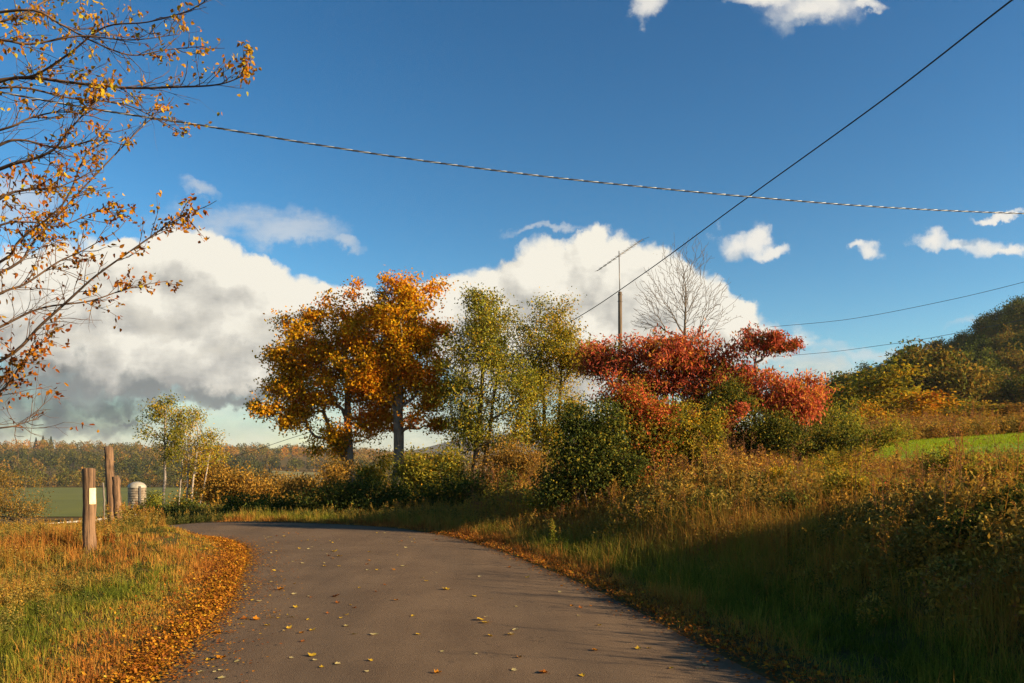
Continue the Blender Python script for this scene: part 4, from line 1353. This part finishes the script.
def weed_bush(rng, n=120, lt=0.4):
    b = Buf()
    c = unit(rng.normal(size=(n, 3)) * [1, 1, .9]) * rng.uniform(0.3, 0.5, (n, 1)) * [0.9, 0.9, 1] + [0, 0, 0.5]
    b.add(*leaves(c, 0.13, 0.065, rng, 0.3, 0.2), lt + rng.normal(size=n) * 0.15)
    k_ = 10
    b.add(*frusta(np.zeros((k_, 3)) + rng.normal(size=(k_, 3)) * [.04, .04, 0], c[:k_], np.full(k_, 0.006), np.full(k_, 0.002), 3), 0.5)
    return np.concatenate(b.V), b.Fc, np.concatenate(b.T)


def weed_tuft(rng, n=26, h=0.9, tt=0.7):
    P = np.column_stack([rng.normal(size=(n, 2)) * 0.04, np.zeros(n)])
    V, Fa, k_ = blades(P, h * rng.uniform(0.6, 1.1, n), np.full(n, 0.011), rng, 0.4, 4)
    return V, [Fa], np.repeat(tt + rng.normal(size=n) * 0.1, k_)


def weed_stalk(rng, h=1.3):
    b = Buf()
    bend = rng.normal(size=2) * 0.14
    s = np.linspace(0, 1, 7)
    P = np.stack([bend[0] * s ** 1.5, bend[1] * s ** 1.5, s * h], 1)
    b.add(*frusta(P[:-1], P[1:], np.linspace(0.008, 0.004, 6), np.linspace(0.007, 0.003, 6), 4), 0.85)
    n = 14
    t = rng.uniform(0.55, 1.0, n); a = rng.uniform(0, 6.28, n)
    A = np.stack([np.interp(t, s, P[:, i]) for i in range(3)], 1)
    Bq = A + np.stack([np.cos(a), np.sin(a), 0.9 + 0 * a], 1) * rng.uniform(0.05, 0.16, (n, 1))
    b.add(*frusta(A, Bq, np.full(n, 0.003), np.full(n, 0.0015), 3), 0.85)
    c = np.repeat(Bq, 4, 0) + rng.normal(size=(n * 4, 3)) * 0.018
    b.add(*leaves(c, 0.03, 0.018, rng, 0.1, 0), 0.8 + rng.normal(size=n * 4) * 0.12)
    return np.concatenate(b.V), b.Fc, np.concatenate(b.T)


def stamp(b, tmpl, x, y, z, sc_, yaw, dt, squash=1.0):
    V, Fc, T = tmpl
    N = len(x)
    if N == 0: return
    cs, sn = np.cos(yaw)[:, None], np.sin(yaw)[:, None]
    W = np.stack([x[:, None] + sc_[:, None] * (V[None, :, 0] * cs - V[None, :, 1] * sn), y[:, None] + sc_[:, None] * (V[None, :, 0] * sn + V[None, :, 1] * cs),
                  z[:, None] + sc_[:, None] * V[None, :, 2] * squash], -1)
    off = (np.arange(N) * len(V))[:, None, None]
    n0 = b.n
    k0 = 0
    for i, f in enumerate(Fc):
        FF = (off + f[None]).reshape(-1, f.shape[1])
        TT = (T[k0:k0 + len(f)][None] + dt[:, None]).ravel(); k0 += len(f)
        if i == 0: b.add(W.reshape(-1, 3), FF, TT)
        else: b.Fc.append(FF + n0); b.T.append(TT)


WEED = leaf_mat('weed_leaves', [(0.0, (0.05, 0.065, 0.016)), (0.22, (0.12, 0.115, 0.025)), (0.42, (0.24, 0.17, 0.045)), (0.58, (0.38, 0.25, 0.045)), (0.76, (0.48, 0.26, 0.03)), (0.9, (0.42, 0.17, 0.03)), (1.0, (0.24, 0.11, 0.05))], 0.35)


def bank_weeds():
    rng = np.random.RandomState(310)
    T_ = [weed_plume(rng) for _ in range(6)]
    B_ = [weed_bush(rng) for _ in range(4)]
    G_ = [weed_tuft(rng) for _ in range(3)]
    S_ = [weed_stalk(rng) for _ in range(4)]
    b = Buf()

    def dens(x, y, c):
        so = c - HW
        lawn_free = ~inside(LAWN, x, y)
        near = np.where(y < 14, 1.0, np.where(y < 26, 0.55, 0.26))
        return (so > 1.5) * ss(1.4, 2.3, so) * visible(x, y) * near * lawn_free * (x > -1.5 - 0 * y)
    x, y, c = scatter_pts(135000, -3, 46, 3.4, 78, rng, dens)
    z = terr(x, y)
    so = c - HW
    pt = wob(x * 7, y * 7, 5.0)
    kind = rng.uniform(size=len(x))
    H = (0.36 + 0.24 * ss(1.8, 4, so)) * rng.uniform(0.55, 1.3, len(x)) * (1 + 0.38 * np.clip(pt, -1, 1))
    H = np.where(so < 3.6, H * 1.15, H) * (1 - 0.25 * np.exp(-((y - 13) / 3.0) ** 2))
    H = np.where((x > 6.5) & (y > 10) & (y < 26), H * 0.55, H); H = np.where(y > 38, H * 1.3, H)
    dt = 0.2 * wob(x * 9, y * 9 + 5, 4.0) + rng.normal(size=len(x)) * 0.14 + 0.16 * ss(4.5, 2.0, so) + 0.12 * ss(3.5, 6, so)  # paler tint lightens the shaded bank face; golder colour on the sunlit upper slope
    yaw = rng.uniform(0, 6.28, len(x))
    pick = rng.randint(0, 100, len(x))
    for lo, hi, TT, mul in ((0, 0.28, T_, 1.1), (0.28, 0.72, B_, 0.95), (0.72, 0.90, G_, 0.95), (0.90, 1.01, S_, 1.25)):
        m_ = (kind >= lo) & (kind < hi)
        for i, tm in enumerate(TT):
            q = m_ & (pick % len(TT) == i)
            stamp(b, tm, x[q], y[q], z[q] - 0.02, H[q] * mul, yaw[q], dt[q])
    o = b.obj('bank_weeds', WEED)
    tag(o, 'tangle of goldenrod and dry weeds covering the right bank', 'weeds', kind='stuff')
    print('weeds', len(x), sum(len(f) for f in b.Fc))
    # strip of rough growth along the far edge of the bend and left crest of the verge
    b = Buf()

    def dens2(x, y, c):
        a1 = (c > HW + 1.0) * (c < HW + 14) * (x < 1) * ss(0.8, 2.0, c - HW) * 0.5
        a2 = (c < -HW - 1.2) * ss(1.0, 2.8, -c - HW) * (y < 20.5) * (x > -16) * 1.0
        return np.maximum(a1, a2) * visible(x, y)
    x, y, c = scatter_pts(70000, -34, 2, 5, 46, rng, dens2)
    z = terr(x, y)
    left = c < 0
    kind = rng.uniform(size=len(x)); pt = wob(x * 7 + 3, y * 7, 5.0)
    H = np.where(left, 0.26 - 0.1 * ss(-8, -10, x), 0.5) * rng.uniform(0.6, 1.25, len(x)) * (1 + 0.25 * np.clip(pt, -1, 1))
    dt = 0.15 * pt + rng.normal(size=len(x)) * 0.1 + np.where(left, 0.14 + 0.22 * wob(x * 9, y * 9 + 2, 4.0) - 0.3 * np.exp(-((-c - HW - 1.6) / 0.6) ** 2), -0.12)
    yaw = rng.uniform(0, 6.28, len(x)); pick = rng.randint(0, 100, len(x))
    for lo, hi, TT, mul in ((0, 0.42, T_, 1.0), (0.42, 0.84, B_, 0.8), (0.84, 1.01, G_, 1.0)):
        m_ = (kind >= lo) & (kind < hi)
        for i, tm in enumerate(TT):
            q = m_ & (pick % len(TT) == i)
            stamp(b, tm, x[q], y[q], z[q] - 0.02, H[q] * mul, yaw[q], dt[q])
    tag(b.obj('verge_weeds', WEED), 'brown and green weeds around the posts and beyond the bend', 'weeds', kind='stuff')
    return T_, B_, G_, S_


TPL = bank_weeds()


def lobed_leaf(seed, curl=0.3):
    """one maple-like leaf lying on the ground, about 1 unit across"""
    rng = np.random.RandomState(seed)
    tips = [(-90, 0.45), (-50, 0.55), (-20, 0.8), (0, 0.65), (28, 0.95), (55, 0.68), (90, 1.1), (125, 0.68), (152, 0.95), (180, 0.65), (200, 0.8), (230, 0.55)]
    V = [(0, -0.05, 0.0)]
    for a, r in tips:
        a = R(a); r = r * 0.5 * rng.uniform(0.88, 1.12)
        x, y = math.cos(a) * r, math.sin(a) * r
        V.append((x, y, curl * (x * x * rng.uniform(0.5, 2.2) + y * y * rng.uniform(0.2, 1.6)) + 0.02 + rng.uniform(0, 0.03)))
    n = len(tips)
    Fa = [[0, 1 + i, 1 + (i + 1) % n] for i in range(n)]
    V = np.array(V); Fa = np.array(Fa)
    st, sf = frusta(np.array([[0, -0.16, 0.02]]), np.array([[rng.uniform(-.1, .1), -0.62, 0.10]]), np.array([0.012]), np.array([0.009]), 3)
    return V, Fa, st, sf


LEAFCOL = leaf_mat('fallen_leaves', [(0.0, (0.10, 0.045, 0.02)), (0.25, (0.26, 0.075, 0.015)), (0.5, (0.44, 0.17, 0.015)), (0.7, (0.55, 0.30, 0.02)), (0.85, (0.58, 0.42, 0.05)), (1.0, (0.42, 0.34, 0.20))], 0.2)


def litter(name, n, test, box, label, seed, tmean, tsd, size, lift):
    rng = np.random.RandomState(seed)
    x, y, c = scatter_pts(n, *box, rng, test)
    z = terr(x, y)
    onroad = np.abs(c) < HW
    z = np.where(onroad, base_z(x, y) + 0.03 * (1 - (c / HW) ** 2) + 0.006, z + rng.uniform(0.0, lift, len(x)))
    b = Buf()
    for i in range(6):
        V, Fa, st, sf = lobed_leaf(400 + i, 0.5)
        q = np.arange(len(x)) % 6 == i
        N = q.sum()
        yaw = rng.uniform(0, 6.28, N); tilt = rng.normal(size=(N, 2)) * np.where(onroad[q], 0.1, 0.4)[:, None]
        s_ = size * rng.uniform(0.6, 1.35, N)
        cs, sn = np.cos(yaw)[:, None], np.sin(yaw)[:, None]
        X = (V[None, :, 0] * cs - V[None, :, 1] * sn) * s_[:, None]; Y = (V[None, :, 0] * sn + V[None, :, 1] * cs) * s_[:, None]
        Z = V[None, :, 2] * s_[:, None] + np.abs(X) * 0 + X * tilt[:, :1] + Y * tilt[:, 1:]
        W = np.stack([X + x[q][:, None], Y + y[q][:, None], Z + z[q][:, None] + 0.01], -1)
        FF = (np.arange(N) * len(V))[:, None, None] + Fa[None]
        b.add(W.reshape(-1, 3), FF.reshape(-1, 3), np.repeat(tmean + rng.normal(size=N) * tsd, len(Fa)))
    tag(b.obj(name, LEAFCOL), label, 'leaf litter', kind='stuff')


litter('leaf_litter', 300000, lambda x, y, c: visible(x, y) * np.minimum(1, np.exp(-((-c - HW - 0.14) / 0.2) ** 2) + 0.16 * np.exp(-((-c - HW - 0.3) / 0.6) ** 2)), (-8.5, -1.8, 4.6, 20), 'orange drift of fallen leaves along the left road edge', 321, 0.40, 0.15, 0.031, 0.06)
litter('leaf_litter', 70000, lambda x, y, c: visible(x, y) * np.exp(-((c - HW - 0.2) / 0.3) ** 2) * 1.0, (-3.5, 3.6, 4.6, 20), 'brown fallen leaves along the right road edge', 322, 0.27, 0.16, 0.038, 0.04)


def road_leaves():
    """every leaf on the asphalt is an object of its own"""
    rng = np.random.RandomState(330)
    meshes = {}

    def leaf_mesh(kind, i):
        if (kind, i) in meshes: return meshes[(kind, i)]
        V, Fa, st, sf = lobed_leaf(500 + i * 7 + kind, [0.5, 0.9, 0.7, 0.4][kind])
        t = [0.74, 0.48, 0.27, 0.96][kind]
        b = Buf().add(V, Fa, t + rng.normal(size=len(Fa)) * 0.02).add(st, sf, 0.15)
        o = b.obj('fallen_leaf', LEAFCOL)
        me = o.data
        bpy.data.objects.remove(o)
        meshes[(kind, i)] = me
        return me

    def put(x, y, kind, s, label, group, yaw=None):
        c = float(road_off(x, y)[0])
        o = bpy.data.objects.new('fallen_leaf', leaf_mesh(kind, rng.randint(3)))
        C.objects.link(o)
        o.location = (x, y, float(base_z(x, y)) + 0.03 * (1 - (c / HW) ** 2) + 0.004)
        o.scale = (s, s, s); o.rotation_euler = (rng.normal() * 0.08, rng.normal() * 0.08, rng.uniform(0, 6.28))
        tag(o, label, 'leaf', group)

    def gp(px, py):
        d = EYE * F / (py - HZ)
        return (px - 512) / F * d, d
    G_ = 'fallen leaves on the asphalt'
    for px, py, kind, s, lab in [
        (482, 623, 0, 0.13, 'yellow leaf of the bright pair right of the road centre, the left one'), (486, 626, 0, 0.12, 'yellow leaf of the bright pair right of the road centre, the right one'),
        (544, 677, 2, 0.10, 'red brown curled leaf at the bottom edge of the road'), (511, 638, 0, 0.10, 'yellow leaf lying just right of the bright pair'),
        (313, 659, 0, 0.10, 'yellow leaf low on the road left of centre'), (221, 660, 1, 0.14, 'large orange leaf near the left road edge, lowest of the big ones'),
        (218, 634, 1, 0.12, 'orange leaf against the left road edge above the lowest big one'), (245, 620, 2, 0.11, 'red brown leaf left of an orange pair'),
        (256, 621, 1, 0.12, 'orange leaf of the pair beside the red brown leaf'), (335, 599, 2, 0.13, 'dark red brown leaf in the middle of the road'),
        (280, 591, 1, 0.13, 'orange yellow leaf in the left lane halfway along'), (447, 592, 0, 0.14, 'large pale yellow leaf in the right lane halfway along'),
        (334, 553, 0, 0.16, 'yellow leaf near the bend at the centre of the road'), (340, 558, 0, 0.14, 'smaller yellow leaf just below the one at the bend'),
        (404, 568, 3, 0.14, 'pale leaf in the right lane before the bend'), (374, 638, 3, 0.11, 'pale narrow leaf low in the middle of the road'),
        (296, 609, 0, 0.09, 'small yellow leaf on its own left of the centre'), (312, 633, 0, 0.09, 'small yellow leaf midway down the left lane'),
    ]:
        put(*gp(px, py), kind, s * 0.95, lab, G_)
    n = 0
    while n < 150:
        py = 533 + 150 * rng.uniform() ** 1.5
        xl = np.interp(py, [533, 545, 570, 620, 683], [262, 262, 256, 212, 172]); xr = np.interp(py, [533, 550, 590, 618, 683], [436, 485, 592, 664, 760])
        u = rng.uniform()
        if rng.uniform() < 0.35: u = u * 0.35
        x, y = gp(xl + (xr - xl) * u, py)
        if abs(road_off(x, y)[0]) > HW - 0.05: continue
        kind = rng.choice(4, p=[0.30, 0.17, 0.13, 0.40])
        put(x, y, kind, rng.uniform(0.045, 0.09), 'small fallen leaf scattered on the asphalt', G_)
        n += 1


road_leaves()


def weed_thing(px, d, tmpl, h, label, name, cat, dt=0.0, mat=None, group=None, n=1, spread=0.1, seed=0):
    rng = np.random.RandomState(seed + 900)
    x = (px - 512) / F * d; z = tz(x, d)
    b = Buf()
    for i in range(n):
        dx, dy = rng.normal(size=2) * (spread if n > 1 else 0)
        stamp(b, tmpl[rng.randint(len(tmpl))], np.array([dx]), np.array([dy]), np.array([-0.02]), np.array([h * rng.uniform(0.75, 1.1)]), np.array([rng.uniform(0, 6.28)]), np.array([dt + rng.normal() * 0.04]))
    o = b.obj(name, mat or WEED)
    o.location = (x, d, z)
    tag(o, label, cat, group)


T_, B_, G_, S_ = TPL
weed_thing(553, 15.5, [weed_plume(np.random.RandomState(5), nleaf=60, nplume=70, lt=0.38, pt=0.42)], 0.8, 'pale green flowering weed standing up from the right verge', 'tall_weed', 'weed', 0.0, GR, n=3, spread=0.03, seed=1)
weed_thing(812, 7.7, [weed_tuft(np.random.RandomState(6), 40, 0.5, 0.25)], 0.75, 'bright green grass tuft by the right road edge', 'grass_tuft', 'grass tuft', 0.02, GR, seed=2)
weed_thing(800, 8.1, [weed_tuft(np.random.RandomState(8), 30, 0.5, 0.3)], 0.55, 'smaller green tuft behind the bright one by the road edge', 'grass_tuft', 'grass tuft', 0.02, GR, seed=3)
for i, (px, d, h, lab) in enumerate([(868, 12, 0.95, 'tall reddish dead stalk, thickest on the shaded bank'), (852, 12.5, 0.8, 'short reddish stalk left of the thickest one'),
                                     (893, 12.4, 0.85, 'dry stalk right of the thickest one below the lawn'), (610, 21, 1.2, 'tall straw stalk at the foot of the dark bush'),
                                     (622, 21.5, 1.1, 'straw stalk just right of the tallest one by the bush'), (1000, 8.2, 0.75, 'dry broken stalk at the right edge of the picture')]):
    weed_thing(px, d, S_, h, lab, 'dead_stalk', 'stalk', 0.0, None, 'dead stalks on the bank', seed=10 + i)
for i, (px, d, h, lab) in enumerate([(128, 16.8, 0.5, 'golden grass hump right of the short split post'), (148, 17.2, 0.42, 'low golden grass hump at the far right end of the left verge crest'),
                                     (70, 14.2, 0.38, 'rusty weed clump just left of the thick post'), (103, 14.6, 0.42, 'brown weed clump between the thick post and the leaning posts'), (20, 12.5, 0.4, 'rusty weed clump near the left edge of the verge')]):
    weed_thing(px, d, T_ + G_, h, lab, 'weed_clump', 'weed', 0.12, None, 'weed clumps around the posts', n=26, spread=0.24, seed=60 + i)
for i, (px, d, h, lab) in enumerate([(650, 19.5, 0.75, 'orange goldenrod clump below the sumac on the bank slope'), (570, 20.5, 0.6, 'rusty weed clump left of the straw stalks'),
                                     (790, 14.5, 0.6, 'golden weed clump in the middle of the shaded bank'), (985, 9.5, 0.6, 'brown gold weed clump high on the right bank')]):
    weed_thing(px, d, T_, h, lab, 'weed_clump', 'weed', 0.14, None, 'golden weed clumps on the bank', n=16, spread=0.22, seed=20 + i)


_r = np.random.RandomState(41)
for i in range(22):
    px = _r.uniform(640, 1010)
    d = np.interp(px, [640, 1010], [18, 9.2]) * _r.uniform(0.92, 1.1)
    weed_thing(px, d, S_ + T_, _r.uniform(0.75, 1.2), 'tall dry stalk standing above the tangle on the right bank', 'dead_stalk', 'stalk', 0.12, None, 'dead stalks on the bank', seed=300 + i)


# brambles and low scrub standing on the right bank
for lab, d, bp, el, mt, seed, ncl, per in [
    ('brown olive bramble bush at the right edge of the picture, highest on the bank', 10.5, 1005, [(1000, 478, 34, 24), (1030, 470, 24, 24), (975, 492, 18, 14)], M_olive, 70, 130, 40),
    ('dark leafy bramble below the highest one on the right bank', 8.6, 990, [(990, 540, 40, 26), (1020, 520, 24, 26)], M_green, 71, 130, 40),
    ('rusty brown bramble low in the shade of the right bank', 8.4, 955, [(950, 575, 34, 20), (975, 590, 22, 14)], M_tan, 72, 90, 36),
    ('pale dry thistle scrub in the middle of the shaded bank', 12.5, 855, [(855, 525, 30, 28), (880, 515, 22, 22)], M_tan, 73, 110, 24),
    ('green weedy bush on the shaded bank below the golden tree', 13.5, 790, [(790, 520, 26, 20), (765, 528, 18, 12)], M_green, 74, 90, 40),
    ('low golden scrub bush on the crest left of the lawn', 19, 815, [(815, 462, 34, 12), (850, 462, 24, 9)], M_yellow, 75, 90, 40),
    ('small olive scrub bush on the crest in front of the lawn', 15, 930, [(930, 466, 30, 10), (955, 462, 20, 8)], M_olive, 76, 80, 40),
    ('orange tinged low bush on the slope under the scarlet sumac', 18.5, 735, [(735, 474, 30, 12), (760, 470, 22, 10)], M_tan, 77, 90, 40),
    ('rust red weedy bush low on the lit slope left of the dry scrub', 17, 665, [(662, 512, 24, 11), (682, 516, 16, 8)], M_rust, 80, 80, 40),
    ('golden weedy bush on the slope below the yellow green shrub', 18.5, 690, [(688, 488, 26, 11), (668, 492, 18, 8)], GOLD, 81, 90, 40),
    ('amber scrub bush in the middle of the crest below the low scarlet sumac', 16.5, 775, [(775, 484, 24, 10), (795, 482, 18, 9)], GOLD, 82, 80, 40),
    ('pale gold scrub bush on the edge of the shade above the thistle scrub', 14, 845, [(845, 490, 26, 11), (866, 488, 18, 9)], M_yellow, 83, 80, 40),
    ('rusty scrub bush right of the pale gold one on the shade edge', 13, 905, [(905, 492, 24, 11), (925, 488, 18, 9)], M_rust, 84, 80, 40),
    ('yellow weedy bush at the left foot of the bank beside the dark bush', 18, 630, [(632, 508, 18, 10), (618, 512, 14, 7)], M_yellow, 85, 60, 40),
    ('small dark bush in the dip of the bank beside the dry scrub', 15, 725, [(722, 508, 28, 13), (700, 512, 18, 9)], M_green, 78, 80, 40),
]:
    plant('bramble_bush', lab, 'bush', d, bp, el, mt, bark(), seed, ncl, per, (0.055, 0.034), 0.10, 0.012, 0.003, tops=[(el[0][0], el[0][1])], group='scrub bushes on the right bank',
          stem='stems', crown='foliage', outer=0.7, cvar=0.22, tvar=0.2, tint=lambda l, w: 0.04)


# ------------------------------------------------------------------ air
def haze():
    m = bpy.data.materials.new('haze'); m.use_nodes = True
    k = NT(m.node_tree)
    for nd in list(m.node_tree.nodes): m.node_tree.nodes.remove(nd)
    out, v = k.n('ShaderNodeOutputMaterial'), k.n('ShaderNodeVolumePrincipled')
    v.inputs['Color'].default_value = (0.85, 0.88, 0.95, 1)
    v.inputs['Density'].default_value = 0.00007
    v.inputs['Anisotropy'].default_value = 0.2
    k.put(out.inputs['Volume'], v.outputs[0])
    x, y0, y1, z0, z1 = 5400, -3000, 5400, -60, 175
    V = [(sx * x, yy, zz) for zz in (z0, z1) for sx, yy in ((-1, y0), (1, y0), (1, y1), (-1, y1))]
    o = Buf().add(V, [[3, 2, 1, 0], [4, 5, 6, 7], [0, 1, 5, 4], [1, 2, 6, 5], [2, 3, 7, 6], [3, 0, 4, 7]]).obj('haze', m)
    tag(o, 'thin blue autumn haze lying over the valley', 'haze', kind='stuff')


haze()
